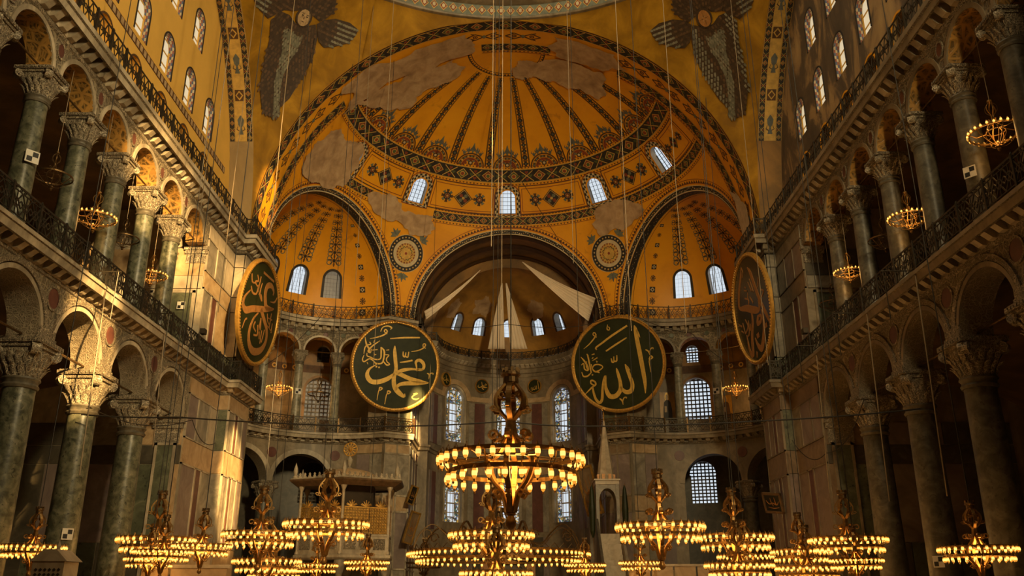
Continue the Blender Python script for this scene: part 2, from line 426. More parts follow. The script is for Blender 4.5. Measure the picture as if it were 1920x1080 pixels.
NWIN = [0]
def window(mp, uc, v0, vs, ru, rv, depth, nx, nz, label, pane='sky_pane', bar=.035, frame_mat='white_marble', reveal=None, surround=None, lattice='iron', parentless=True, sill=None):
    """arched window with recessed pane, lattice of bars and splayed reveal"""
    NWIN[0] += 1
    ol = archwin(uc, v0, vs, ru, rv, 12)
    mb = MB(); strip(mb, mp, ol, 0, depth, True, 0)
    w = struct(mb.build('window_%d' % NWIN[0], M[reveal or frame_mat]), label, 'window')
    mb = MB(); i = mb.add([mp(a, b, depth) for a, b in ol]); c = mb.add([mp(uc, (v0 + vs) / 2, depth)])
    for k in range(len(ol)): mb.face((i + k, i + (k + 1) % len(ol), c))
    mb.build('pane', M[pane], w)
    mb = MB(); k = ru / rv; top = vs + rv
    def bar_(u0, w0, u1, w1, b):
        du, dv = (u1 - u0), (w1 - w0)
        if abs(dv) > abs(du) / k: e = (b * k, 0)
        else: e = (0, b)
        a = [(u0 - e[0], w0 - e[1]), (u0 + e[0], w0 + e[1]), (u1 + e[0], w1 + e[1]), (u1 - e[0], w1 - e[1])]
        mb.hexa([mp(p[0], p[1], depth - .01) for p in a] + [mp(p[0], p[1], depth - .01 - 2 * b) for p in a])
    for q in range(nx + 1):
        t = -1 + 2 * q / nx; h = vs + rv * math.sqrt(max(0, 1 - t * t))
        bar_(uc + ru * t * .985, v0, uc + ru * t * .985, h, bar * (1.6 if q in (0, nx) else 1))
    nzz = max(1, int(nz))
    for q in range(nzz + 1):
        v = v0 + (top - v0) * q / (nzz + .25)
        hw = ru if v <= vs else ru * math.sqrt(max(0.02, 1 - ((v - vs) / rv) ** 2))
        bar_(uc - hw, v, uc + hw, v, bar)
    mb.build('lattice', M[lattice], w)
    if surround:
        mb = MB(); ringband(mb, mp, uc, vs, ru, rv, surround[0], surround[0] * k, .01, -.03, 16)
        for s_ in (-1, 1):
            a = [(uc + s_ * ru, v0), (uc + s_ * (ru + surround[0] * k), v0), (uc + s_ * (ru + surround[0] * k), vs), (uc + s_ * ru, vs)]
            mb.hexa([mp(p[0], p[1], .01) for p in a] + [mp(p[0], p[1], -.03) for p in a])
        mb.build('surround', M[surround[1]], w)
    return w

def arcade_outline(u0, u1, zt, zs, bays, ru, rv, ends=()):
    o = [(u0, zs)]
    for b in bays: o += [p for p in archpts(b, zs, ru, rv, 20)][::-1]
    o += [(u1, zs), (u1, zt), (u0, zt)]
    return o

# ---------------------------------------------------------------- side arcades
for sx, sd in SIDES:
    mp = sidemap(sx)
    # ground storey
    mb = MB()
    o = arcade_outline(19.6, PIER[0], 11.95, 9.8, GBAY, 1.75, 1.75)
    sheet(mb, f2(mp), o, (), (1.2, 1.2), 0)
    sheet(mb, lambda u, v: mp(u, v, 1.1), o, (), (3, 3), 2)
    for b in GBAY: strip(mb, mp, archpts(b, 9.8, 1.75, 1.75, 20), 0, 1.1, False, 1)
    ed = [19.6] + [b + s * 1.75 for b in GBAY for s in (-1, 1)] + [PIER[0]]
    for k in range(0, len(ed), 2): strip(mb, mp, [(ed[k], 9.8), (ed[k + 1], 9.8)], 0, 1.1, False, 1)
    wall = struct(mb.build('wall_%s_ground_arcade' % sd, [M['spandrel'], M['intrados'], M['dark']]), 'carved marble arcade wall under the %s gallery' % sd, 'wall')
    for b in GBAY:
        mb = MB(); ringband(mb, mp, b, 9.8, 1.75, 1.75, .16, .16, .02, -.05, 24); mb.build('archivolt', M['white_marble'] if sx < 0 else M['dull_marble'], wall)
        mb = MB(); ringband(mb, mp, b, 9.8, 1.96, 1.96, .2, .2, .02, -.08, 24); mb.build('archivolt', M['frieze'], wall)
    for b in GCOL:
        mb = MB(); c = [mp(b + .36 * math.cos(a * PI / 10), 11.35 + .36 * math.sin(a * PI / 10), -.03) for a in range(20)]; mb.poly(c if sx < 0 else c[::-1])
        mb.grid(lambda a, q: mp(b + q[0] * math.cos(a), 11.35 + q[0] * math.sin(a), q[1]), [a * PI / 10 for a in range(20)], [(.36, .0), (.36, -.05), (.44, -.05), (.44, 0)], 1, True)
        mb.build('roundel', [M['p_red'], M['frieze']], wall)
        mb = MB()   # moulded impost block between neighbouring arches
        for w_, z0, z1, d1 in ((.52, 9.8, 9.95, -.12), (.5, 9.95, 10.25, -.07)):
            mb.hexa([mp(b - w_, z0, .02), mp(b + w_, z0, .02), mp(b + w_, z0, d1), mp(b - w_, z0, d1), mp(b - w_, z1, .02), mp(b + w_, z1, .02), mp(b + w_, z1, d1), mp(b - w_, z1, d1)])
        mb.build('impost', M['frieze'], wall)
    for a, b in zip([19.6] + GCOL, GCOL + [PIER[0]]):
        mb = MB(); mb.tube([mp(a + .5, 9.95, .55), mp(b - .5, 9.95, .55)], .045, 6); mb.build('tie_rod', M['bronze_dark'], wall)
    # gallery storey
    mb = MB()
    o = arcade_outline(19.6, PIER[0], 20.2, 18.8, UBAY, 1.22, 1.22)
    sheet(mb, f2(mp), o, (), (1.2, 1.2), 0)
    sheet(mb, lambda u, v: mp(u, v, .9), o, (), (3, 3), 2)
    for b in UBAY: strip(mb, mp, archpts(b, 18.8, 1.22, 1.22, 18), 0, .9, False, 1)
    ed = [19.6] + [b + s * 1.22 for b in UBAY for s in (-1, 1)] + [PIER[0]]
    for k in range(0, len(ed), 2): strip(mb, mp, [(ed[k], 18.8), (ed[k + 1], 18.8)], 0, .9, False, 1)
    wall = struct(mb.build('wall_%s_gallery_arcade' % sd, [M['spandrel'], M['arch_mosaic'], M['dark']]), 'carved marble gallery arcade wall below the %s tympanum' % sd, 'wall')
    for b in UBAY:
        mb = MB(); ringband(mb, mp, b, 18.8, 1.22, 1.22, .17, .17, .02, -.05, 22); mb.build('archivolt', M['white_marble'] if sx < 0 else M['dull_marble'], wall)
    for b in UCOL:
        mb = MB(); c = [mp(b + .2 * math.cos(a * PI / 8), 19.75 + .26 * math.sin(a * PI / 8), -.03) for a in range(16)]; mb.poly(c if sx < 0 else c[::-1])
        mb.grid(lambda a, q: mp(b + q[0] * math.cos(a), 19.75 + q[0] * 1.3 * math.sin(a), q[1]), [a * PI / 8 for a in range(16)], [(.2, .0), (.2, -.05), (.26, -.05), (.26, 0)], 1, True)
        mb.build('roundel', [M['p_red'], M['frieze']], wall)
    for a, b in zip([19.6] + UCOL, UCOL + [PIER[0]]):
        mb = MB(); mb.tube([mp(a + .35, 18.95, .45), mp(b - .35, 18.95, .45)], .04, 6); mb.build('tie_rod', M['bronze_dark'], wall)
    # aisle and gallery behind the columns
    mb = MB()
    mb.grid(lambda u, v: mp(u, v, 10), [12, 41.7], [0, 11.9])
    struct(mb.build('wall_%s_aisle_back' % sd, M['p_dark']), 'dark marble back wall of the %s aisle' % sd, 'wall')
    mb = MB()
    for z0, zf, rise, d0 in ((11.62, 9.8, .9, 1.08), (20.1, 18.5, 1.2, .88)):
        mb.grid(lambda y, a: mp(y, z0 + (zf - z0) * (a / PI) ** 2 + (rise if z0 > 12 else .4) * math.sin(a), d0 + (10 - d0) * (1 - math.cos(a)) / 2), [12, 20, 28, 36, 41.7], [PI * k / 14 for k in range(15)], 0 if z0 < 12 else 1)
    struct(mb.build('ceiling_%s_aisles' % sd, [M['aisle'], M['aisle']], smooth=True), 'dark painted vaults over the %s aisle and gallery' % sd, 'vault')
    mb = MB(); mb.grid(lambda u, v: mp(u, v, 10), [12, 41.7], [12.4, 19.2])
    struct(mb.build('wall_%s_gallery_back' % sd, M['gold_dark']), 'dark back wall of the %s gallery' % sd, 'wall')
    mb = MB()
    x0, x1 = sorted((sx * (W - .1), sx * (W + 10)))
    mb.box(x0, x1, 12, 41.7, 12.1, ZG); struct(mb.build('floor_%s_gallery' % sd, M['dull_marble']), 'marble floor slab of the %s gallery' % sd, 'floor')

    # ---- main pier: core plus marble panels
    path = [(W + 10, PIER[0]), (W, PIER[0]), (W, PIER[1]), (14.9, PIER[1]), (14.9, 49.4)]
    mb = MB(); mb.grid(lambda i, z: (path[i][0], path[i][1], z), range(len(path)), [0, 12.2]); mb.grid(lambda i, z: (path[i][0], path[i][1], z), range(len(path)), [12.3, 21.3])
    mb.grid(lambda i, z: (path[i + 1][0], path[i + 1][1], z), range(len(path) - 1), [11.95, 21.4])
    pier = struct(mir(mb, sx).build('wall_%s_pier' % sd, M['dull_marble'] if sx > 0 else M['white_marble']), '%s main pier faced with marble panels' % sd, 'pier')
    def panel(a, b, z0, z1, mat, t=.05, frame=None, rz=0):
        if sx > 0: mat = {'p_beige': 'p_tan', 'p_pale': 'p_grey', 'p_grey': 'p_lilac'}.get(mat, mat)  # darker marbles on the right put its dimmer light into the colour
        """marble slab on the face from plan point a to b"""
        a = Vector(a); b = Vector(b); tt = (b - a).normalized(); n = Vector((-tt.y, tt.x))
        q = MB(); p0 = a + tt * .03; p1 = b - tt * .03
        q.hexa([(p.x, p.y, z) for z in (z0 + .02, z1 - .02) for p in (p0, p1, p1 + n * t, p0 + n * t)])
        if frame:
            fw = frame
            for (c0, c1, h0, h1) in ((a, b, z0, z0 + fw), (a, b, z1 - fw, z1), (a, a + tt * fw, z0, z1), (b - tt * fw, b, z0, z1)):
                q.hexa([(p.x, p.y, z) for z in (h0, h1) for p in (c0, c1, c1 + n * (t + .04), c0 + n * (t + .04))], 1)
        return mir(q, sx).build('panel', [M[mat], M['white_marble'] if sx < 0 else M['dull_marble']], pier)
    def L(p, q, t): return (p[0] + (q[0] - p[0]) * t, p[1] + (q[1] - p[1]) * t)
    A, B, C, D = path[1], path[2], path[3], path[4]
    rows = [(0, 2.6, (('p_dark', 1),), 0), (2.6, 4.0, (('p_beige', 1),), 0),
            (4.0, 7.7, (('p_lilac', 1.6), ('p_red', .7), ('p_grey', 1.2)), .08), (7.7, 8.9, (('p_beige', 1),), 0),
            (8.9, 11.1, (('p_lilac', 1), ('p_grey', 1.2), ('p_pale', .9)), .06), (11.1, 11.9, (('p_beige', 1),), 0),
            (12.7, 14.0, (('p_green', 1),), 0), (14.0, 16.6, (('p_grey', .9), ('p_red', .6), ('p_beige', 1.4)), .08), (16.6, 17.5, (('p_beige', 1),), 0),
            (17.5, 19.3, (('p_grey', 1), ('p_grey', 1), ('p_pale', 1)), .05), (19.3, 20.1, (('p_pale', 1),), 0)]
    for z0, z1, ps, fr in rows:
        tot = sum(q[1] for q in ps); t = 0
        for mt, w_ in ps:
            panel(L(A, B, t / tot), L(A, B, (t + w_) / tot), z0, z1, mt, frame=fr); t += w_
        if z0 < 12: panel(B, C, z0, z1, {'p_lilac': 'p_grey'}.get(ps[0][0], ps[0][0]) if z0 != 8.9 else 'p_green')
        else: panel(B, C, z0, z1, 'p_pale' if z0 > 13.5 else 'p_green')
        ps2 = ps if len(ps) == 1 else (('p_grey', 1), ('p_red', .55), ('p_grey', .8), ('p_lilac', .8))
        tot = sum(q[1] for q in ps2); t = 0
        for mt, w_ in ps2:
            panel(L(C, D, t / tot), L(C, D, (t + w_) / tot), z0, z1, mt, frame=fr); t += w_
    # west face of the pier, seen through the last bay of aisle and gallery
    E0 = (W + 9, PIER[0])
    for z0, z1, ps in ((0, 4.0, (('p_dark', 2), ('p_green', 3), ('p_dark', 3))), (4.0, 7.6, (('p_dark', 2.2), ('p_lilac', 3), ('p_green', 1.6), ('p_beige', .8))),
                       (7.6, 8.5, (('p_dark', 1),)), (8.5, 9.6, (('p_dark', 2), ('p_grey', 2), ('p_beige', 1.4)))):
        tot = sum(q[1] for q in ps); t = 0
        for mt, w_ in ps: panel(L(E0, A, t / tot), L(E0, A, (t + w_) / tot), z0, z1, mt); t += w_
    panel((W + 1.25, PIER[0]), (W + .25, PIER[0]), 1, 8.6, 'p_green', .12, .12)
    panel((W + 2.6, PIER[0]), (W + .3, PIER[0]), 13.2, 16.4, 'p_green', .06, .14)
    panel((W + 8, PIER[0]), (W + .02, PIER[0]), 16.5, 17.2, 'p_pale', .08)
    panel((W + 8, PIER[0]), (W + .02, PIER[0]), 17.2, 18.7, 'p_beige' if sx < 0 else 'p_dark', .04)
    mb = MB()   # pilaster capital of the respond
    for k, (w_, z0, z1) in enumerate(((.62, 8.6, 9.3), (.72, 9.3, 9.55), (.8, 9.55, 9.8))):
        mb.box(W + .75 - w_, W + .75 + w_, PIER[0] - .1 - .08 * k, PIER[0] + .05, z0, z1)
    mir(mb, sx).build('capital', M['capital'], pier)
    mb = MB()
    for k, (w_, z0, z1) in enumerate(((.5, 17.9, 18.4), (.58, 18.4, 18.6), (.62, 18.6, 18.8))):
        mb.box(W + .5 - w_, W + .5 + w_, PIER[0] - .08 - .06 * k, PIER[0] + .05, z0, z1)
    mir(mb, sx).build('capital', M['capital'], pier)

    # ---- exedra: ground arches, gallery arches
    em = exmap(sx)
    gb = [-10, 28, 66]; ub = [-17.7, 4.65, 27, 49.3, 71.6, 93.9]; ub = [-40.0] + ub
    mb = MB()
    o = [(-63, 0)] + [(-10 - 17.4, 0), (-10 - 17.4, 9.15)]
    for b in gb: o += [p for p in archpts(b, 9.15, 17.2, 2.0, 18)][::-1]
    o += [(66 + 17.4, 9.15), (66 + 17.4, 0), (117, 0), (117, 11.95), (-63, 11.95)]
    sheet(mb, f2(em), o, (), (6, 1.6), 0)
    for b in gb: strip(mb, em, archpts(b, 9.15, 17.2, 2.0, 18), 0, 1.0, False, 1)
    for b in (9, 47): strip(mb, em, [(b - 1.9, 9.15), (b + 1.9, 9.15)], 0, 1.0, False, 1)
    for b in (-27.4, 83.4): strip(mb, em, [(b, 0), (b, 9.15)], 0, 1.0, False, 0)
    ew = struct(mb.build('wall_%s_exedra_ground' % sd, [M['dull_marble'], M['intrados']], smooth=True), 'curved marble wall of the %s exedra with tall arches' % sd, 'wall')
    for b in gb:
        mb = MB(); ringband(mb, em, b, 9.15, 17.2, 2.0, .34, 2.9, .02, -.06, 22); mb.build('archivolt', M['white_marble'] if sx < 0 else M['dull_marble'], ew)
    for b in (9, 47, 85.5):
        mb = MB(); mb.grid(lambda a, q: em(b + q[0] * 8.5 * math.cos(a), 11.1 + q[0] * math.sin(a), q[1]), [a * PI / 8 for a in range(16)], [(.001, -.05), (.3, -.05), (.36, -.05), (.36, 0)], 0, True); mb.build('roundel', M['p_red'], ew)
    mb = MB()
    o = [(-63, 18.7)]
    for b in ub: o += [p for p in archpts(b, 18.7, 9.3, 1.1, 16)][::-1]
    o += [(117, 18.7), (117, 20.25), (-63, 20.25)]
    sheet(mb, f2(em), o, (), (6, 1.0), 0)
    for b in ub: strip(mb, em, archpts(b, 18.7, 9.3, 1.1, 16), 0, .7, False, 1)
    ed = [-63] + [b + s * 9.3 for b in ub for s in (-1, 1)] + [117]
    for k in range(0, len(ed), 2): strip(mb, em, [(ed[k], 18.7), (ed[k + 1], 18.7)], 0, .7, False, 1)
    sheet(mb, f2(em), [(104.5, 12.6), (117, 12.6), (117, 18.7), (104.5, 18.7)], (), (6, 3), 2)
    eg = struct(mb.build('wall_%s_exedra_gallery' % sd, [M['spandrel'], M['arch_mosaic'], M['dull_marble']], smooth=True), 'curved carved arcade of the %s exedra gallery' % sd, 'wall')
    for b in ub:
        mb = MB(); ringband(mb, em, b, 18.7, 9.3, 1.1, .14, 1.2, .02, -.05, 18); mb.build('archivolt', M['white_marble'] if sx < 0 else M['dull_marble'], eg)
    for k in range(15):
        b = 108 - 11.15 * k
        mb = MB(); mb.grid(lambda a, q: em(b + q[0] * 8.5 * math.cos(a), 20.0 + q[0] * math.sin(a), q[1]), [a * PI / 6 for a in range(12)], [(.001, -.04), (.14, -.04), (.18, -.05), (.18, 0)], 0, True); mb.build('roundel', M['p_red' if k % 2 else 'p_green'], eg)
    for a, b in zip(ub[:-1], ub[1:]):
        mb = MB(); mb.tube([em(a - 9, 18.85, .35), em(b - 13.4, 18.85, .35)], .035, 5)
    for b in ub:
        mb = MB(); mb.tube([em(b - 9.4, 18.72, .35), em(b + 9.4, 18.72, .35)], .035, 5); mb.build('tie_rod', M['bronze_dark'], eg)
    # walls behind the exedra
    mb = MB()
    bw = dict(big=(74.7, 14.5, 16.7, 5.4, 1.05), small=(75.3, 19.0, 19.9, 2.5, .48), low=(74.5, 8.2, 10.3, 5.0, .98))
    D2 = 4.3
    hol = [archwin(*bw['big'][:1], bw['big'][1], bw['big'][2] - bw['big'][4] * 0, bw['big'][3], bw['big'][4], 12)]
    hol.append(archwin(bw['small'][0], bw['small'][1], bw['small'][2], bw['small'][3], bw['small'][4], 12))
    hol.append(archwin(bw['low'][0], bw['low'][1], bw['low'][2], bw['low'][3], bw['low'][4], 12))
    emb = lambda u, v, d=0: em(u, v, d + D2)
    sheet(mb, f2(emb), [(-45, 12.6), (113, 12.6), (113, 18.7), (-45, 18.7)], [hol[0]], (6, 2), 0)
    sheet(mb, f2(emb), [(-45, 18.7), (113, 18.7), (113, 21.6), (-45, 21.6)], [hol[1]], (6, 2), 1)
    sheet(mb, f2(emb), [(-45, 0), (113, 0), (113, 12.6), (-45, 12.6)], [hol[2]], (6, 2), 2)
    mb.grid(lambda u, d: em(u, 12.55, d), [-45 + 158 * k / 24 for k in range(25)], [.1, D2], 2)
    mb.grid(lambda u, d: em(u, 12.1, d), [-45 + 158 * k / 24 for k in range(25)], [.1, D2], 3)
    mb.grid(lambda u, d: em(u, 21.0 - .25 * (d / D2), d), [-45 + 158 * k / 24 for k in range(25)], [.1, D2], 1)
    eb = struct(mb.build('wall_%s_exedra_back' % sd, [M['dull_marble'], M['gold_dark'], M['p_dark'], M['aisle']], smooth=True), 'outer wall behind the %s exedra columns' % sd, 'wall')
    mb = MB(); mb.grid(lambda u, z: em(u, z, D2 - .06), [-45 + 158 * k / 40 for k in range(41)], [18.1, 18.7], 0)
    for k in range(36):
        u = -40 + 150 * k / 36
        if abs(u - 74) < 7.5: continue
        mb.grid(lambda a, q: em(u + q * 5.2 * math.cos(a), 18.4 + q * math.sin(a), D2 - .09), [a * PI / 5 for a in range(10)], [.1, .2], 1, True)
    mb.build('painted_frieze', [M['t_brown'], M['t_gold']], eb)
    b = bw['big']; window(emb, b[0], b[1], b[2], b[3], b[4], .7, 7, 10, 'large arched lattice window in the %s exedra gallery' % sd, 'sky_pane' if sx > 0 else 'pane_dim', .045, surround=(.2, 'gold_dark'), lattice='iron' if sx > 0 else 'dull_marble')
    b = bw['small']; window(emb, b[0], b[1], b[2], b[3], b[4], .5, 4, 6, 'small arched window high in the %s exedra gallery' % sd, 'sky_pane' if sx > 0 else 'dark', .035)
    b = bw['low']; window(emb, b[0], b[1], b[2], b[3], b[4], .6, 7, 12, 'tall arched lattice window behind the %s exedra ground arch' % sd, 'sky_pane' if sx > 0 else 'dark', .045)

    # ---- secondary pier and bema side
    p0 = (EX + ER * math.cos(R(117)), EY + ER * math.sin(R(117))); p1 = (BR_, BY); p2 = (BR_, AY)
    mb = MB(); pp = [p0, p1, p2, (AR, AY)]
    mb.grid(lambda i, z: (pp[i][0], pp[i][1], z), range(4), [0, 21.4])
    sp = struct(mir(mb, sx).build('wall_%s_bema' % sd, M['dull_marble']), '%s marble-faced pier flanking the bema' % sd, 'wall')
    pier = sp
    for z0, z1, ps in ((1.2, 3.4, ('p_dark', 'p_grey')), (3.4, 7.2, ('p_grey', 'p_lilac')), (7.2, 8.3, ('p_beige', 'p_beige')), (8.3, 11.2, ('p_grey', 'p_grey')), (11.2, 11.9, ('p_beige', 'p_beige')),
                       (12.8, 16.0, ('p_dark', 'p_green')), (16, 20, ('p_grey', 'p_lilac'))):
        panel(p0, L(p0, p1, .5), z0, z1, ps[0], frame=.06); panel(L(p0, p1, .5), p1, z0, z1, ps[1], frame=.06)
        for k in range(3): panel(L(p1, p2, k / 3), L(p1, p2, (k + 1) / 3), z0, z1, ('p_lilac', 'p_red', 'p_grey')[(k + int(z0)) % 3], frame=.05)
        if z1 < 12.5:      # solid part of the exedra wall
            for k in range(3):
                u0 = 115.5 - k * 8.4; u1 = u0 - 8.0; q = MB()
                q.grid(lambda u, zz: em(u, zz, -.05), [u1 + (u0 - u1) * j / 3 for j in range(4)], [z0 + .05, z1 - .05])
                for uu in (u0, u1): q.grid(lambda d, zz: em(uu, zz, d), [0, -.05], [z0 + .05, z1 - .05])
                if z0 > 7.1 and k == 2: continue
                q.build('panel', M[(ps[0], 'p_lilac', ps[1], 'p_beige')[(k + int(z0)) % 4] if z1 - z0 > 1.5 else 'p_beige'], ew)
# ---------------------------------------------------------------- cornices, brackets, railings
def wall_path():
    p = [(W, 12.0), (W, PIER[1]), (14.9, PIER[1]), (14.9, 49.4)]
    for k in range(1, 25): a = R(-63 + 180 * k / 24); p.append((EX + ER * math.cos(a), EY + ER * math.sin(a)))
    p += [(BR_, BY)]
    return p
def apse_path():
    p = [(BR_, BY), (BR_, AY - .3), (AR, AY)]
    for k in range(1, 30): a = R(180 * k / 30); p.append((AR * math.cos(a), AY + AR * math.sin(a)))
    p += [(-AR, AY), (-BR_, AY - .3), (-BR_, BY)]
    return p
def dens(path, step):
    out = [Vector(path[0])]
    for a, b in zip(path[:-1], path[1:]):
        a = Vector(a); b = Vector(b); k = max(1, round((b - a).length / step))
        for q in range(1, k + 1): out.append(a + (b - a) * q / k)
    return out
def march(path, step, o):
    """points every step along a path offset by o: (point, tangent angle)"""
    pts = offset_path(path, o); out = []; acc = step / 2; 
    for a, b in zip(pts[:-1], pts[1:]):
        l = (b - a).length
        if l < 1e-6: continue
        t = (b - a) / l; s = acc
        while s < l:
            out.append((a + t * s, math.atan2(t.y, t.x))); s += step
        acc = s - l
    return out
UPROF = [(0, 20.15), (.07, 20.2), (.09, 20.32), (.12, 20.34), (.14, 20.74), (.58, 20.74), (.58, 20.56), (.66, 20.56), (.70, 20.80), (.78, 20.84), (.78, ZU), (-1.2, ZU)]
LPROF = [(0, 11.9), (.06, 11.93), (.08, 12.02), (.12, 12.04), (.14, 12.33), (.50, 12.33), (.50, 12.21), (.60, 12.21), (.66, 12.44), (.72, 12.46), (.72, ZG), (-.4, ZG)]
def bracket_mesh(l, h, w, name):
    b = MB(); pr = [(0, 0), (l * .35, .02), (l * .8, h * .55), (l, h * .75), (l, h), (0, h)]
    n = len(pr); i = b.add([(-w / 2, p[0], p[1]) for p in pr]); j = b.add([(w / 2, p[0], p[1]) for p in pr])
    b.face([i + k for k in range(n)]); b.face([j + k for k in range(n)][::-1])
    for k in range(n): b.face((i + k, j + k, j + (k + 1) % n, i + (k + 1) % n))
    return b.mesh(name, M['white_marble'])
BRU = bracket_mesh(.46, .41, .30, 'bracket_upper'); BRL = bracket_mesh(.40, .29, .28, 'bracket_lower')
def lattice_panel(L_, H, kind):
    """cast-iron railing panel in the x-z plane, unit length L_"""
    b = MB(); t = .03
    def bar(x0, z0, x1, z1, w=.045):
        w = w * .72
        d = Vector((x1 - x0, z1 - z0)); n = Vector((-d.y, d.x)).normalized() * w / 2
        q = [(x0 + n.x, z0 + n.y), (x1 + n.x, z1 + n.y), (x1 - n.x, z1 - n.y), (x0 - n.x, z0 - n.y)]
        b.hexa([(p[0], -t / 2, p[1]) for p in q] + [(p[0], t / 2, p[1]) for p in q])
    def ring(cx, cz, r, n=10, w=.035, sq=1):
        q = [(cx + r * sq * math.cos(2 * PI * k / n), cz + r * math.sin(2 * PI * k / n)) for k in range(n)]
        for k in range(n): bar(*q[k], *q[(k + 1) % n], w)
    bar(0, .04, L_, .04, .07); bar(0, H - .03, L_, H - .03, .09)
    if kind == 'star':
        bar(0, .16, L_, .16, .04); bar(0, H - .17, L_, H - .17, .04)
        n = max(2, round(L_ / .5)); s = L_ / n; z0, z1 = .16, H - .17; zm = (z0 + z1) / 2
        for k in range(n):
            x = (k + .5) * s
            bar(x - s / 2, z0, x + s / 2, z1, .05); bar(x - s / 2, z1, x + s / 2, z0, .05)
            ring(x, zm, .15, 8, .05); bar(x, z0, x, z1, .035)
            bar(x - s / 2, zm - .12, x - s / 2 + .12, zm, .05); bar(x - s / 2, zm + .12, x - s / 2 + .12, zm, .05)
            bar(x + s / 2, zm - .12, x + s / 2 - .12, zm, .05); bar(x + s / 2, zm + .12, x + s / 2 - .12, zm, .05)
            for q in (-1, 1): ring(x + q * s * .3, H - .10, .05, 6, .025)
    else:
        n = max(2, round(L_ / .42)); s = L_ / n
        for k in range(n):
            x = (k + .5) * s
            bar(x - s / 2, .06, x + s / 2, H - .06, .045); bar(x - s / 2, H - .06, x + s / 2, .06, .045)
            ring(x, H / 2, .13, 8, .04, .8); ring(x - s / 2, H / 2, .10, 6, .035, .8)
    return b
def post_mesh(H, w, knob):
    b = MB(); b.box(-w / 2, w / 2, -w / 2, w / 2, 0, H)
    b.lathe([(.001, H + knob * 1.6), (knob * .5, H + knob * 1.4), (knob * .7, H + knob), (knob * .4, H + knob * .5), (knob * .9, H + .02), (w * .7, H)], 8)
    return b
PANELS = {}
def railing(path, o, z, H, step, kind, label, knob=.07, rail='iron'):
    """railing along a plan path: posts and one lattice panel per bay"""
    pts = offset_path(path, o); runs = []
    # split into bays of about `step`, keeping corners
    corners = [pts[0]]; acc = 0; bays = []
    cur = pts[0]
    for a, b in zip(pts[:-1], pts[1:]):
        l = (b - a).length
        if l < .05: continue
        if l > step * .7:
            if (a - cur).length > .05: bays.append((cur, a))
            k = max(1, round(l / step))
            for q in range(k): bays.append((a + (b - a) * q / k, a + (b - a) * (q + 1) / k))
            cur = b
        else:
            if (b - cur).length >= step * .92: bays.append((cur, b)); cur = b
    if (pts[-1] - cur).length > .2: bays.append((cur, pts[-1]))
    t = thing('railing', label, 'railing', (bays[0][0].x, bays[0][0].y, z))
    key = ('post', H, knob)
    if key not in PANELS: PANELS[key] = post_mesh(H, .09, knob).mesh('post', M[rail])
    base = Vector((bays[0][0].x, bays[0][0].y))
    for a, b in bays:
        l = (b - a).length; q = max(.3, round(l / .15) * .15); key = (kind, q, H)
        if key not in PANELS: PANELS[key] = lattice_panel(q, H, kind).mesh('lattice_panel', M[rail])
        d = a - base; ang = math.atan2((b - a).y, (b - a).x)
        obj('panel', PANELS[key], t, (d.x, d.y, 0), ang, (l / q, 1, 1))
        obj('post', PANELS[('post', H, knob)], t, (d.x, d.y, 0), ang)
    d = bays[-1][1] - base; obj('post', PANELS[('post', H, knob)], t, (d.x, d.y, 0), ang)
    return t
def mpath(path, sx): return [(x * sx, y) for x, y in path] if sx > 0 else [(-x, y) for x, y in path][::-1]
n_trim = 0
for sx, sd in SIDES:
    wp = wall_path(); wp_s = mpath(wp, sx)
    dense = [tuple(p) for p in dens(wp_s, 3.0)]
    for prof, me, zb, ob, lab, step in ((UPROF, BRU, 20.33, .12, 'upper', .62), (LPROF, BRL, 12.03, .10, 'gallery', .62)):
        n_trim += 1
        mb = MB(); sweep_plan(mb, wp_s, prof)
        mb.m = [1 if (k % (len(prof) - 1)) in (0, 1, 2, 6, 8) else 0 for k in range(len(mb.m))]
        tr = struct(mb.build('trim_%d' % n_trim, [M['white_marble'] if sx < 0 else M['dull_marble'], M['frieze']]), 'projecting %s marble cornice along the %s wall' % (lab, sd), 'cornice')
        for p, a in march(wp_s, step, ob):
            if p.y < 20: continue
            k = obj('bracket', me, tr, (p.x, p.y, zb), a)
        mb = MB(); q = offset_path(wp_s, 0)   # frieze strip under the cornice
        zz = 19.98 if lab == 'upper' else 11.72
    # railings: nave wall, exedra
    r1 = [(W, 19.0), (W, PIER[1]), (14.9, PIER[1]), (14.9, 49.4)]
    r2 = wp[3:]
    railing(mpath(r1, sx), .60, ZG, 1.08, 1.7, 'star', 'dark cast-iron railing of the %s nave gallery' % sd, .05)
    railing(mpath(r2, sx), .58, ZG, 1.08, 1.7, 'star', 'bronze lattice railing round the %s exedra gallery' % sd, .06, 'bronze_dark')
    railing(mpath(r1, sx), .68, ZU, 1.0, 1.25, 'cross', 'iron lattice railing on the upper cornice below the %s tympanum' % sd, .05)
    railing(mpath(r2, sx), .66, ZU, 1.0, 1.25, 'cross', 'lattice railing under the half-dome of the %s exedra' % sd, .07, 'rail_brown')
n_trim += 1
mb = MB(); sweep_plan(mb, apse_path(), [(0, 19.6), (.06, 19.65), (.1, 19.9), (.2, 19.95), (.22, 20.3), (.32, 20.34), (.35, 20.5), (.52, 20.6), (.58, 20.9), (.62, ZU), (-.8, ZU)])
tr = struct(mb.build('trim_%d' % n_trim, M['dull_marble']), 'heavy curved cornice round the apse', 'cornice')
for p, a in march(apse_path(), .45, .22): obj('bracket', BRL, tr, (p.x, p.y, 20.36), a)
railing(apse_path(), .45, ZU, .75, 1.1, 'cross', 'low dark lattice railing on the apse cornice', .04)
n_trim += 1
mb = MB(); sweep_plan(mb, apse_path(), [(0, 12.3), (.1, 12.35), (.12, 12.55), (.22, 12.6), (.22, 12.75), (0, 12.78)])
struct(mb.build('trim_%d' % n_trim, M['dull_marble']), 'thin marble string course round the apse', 'cornice')

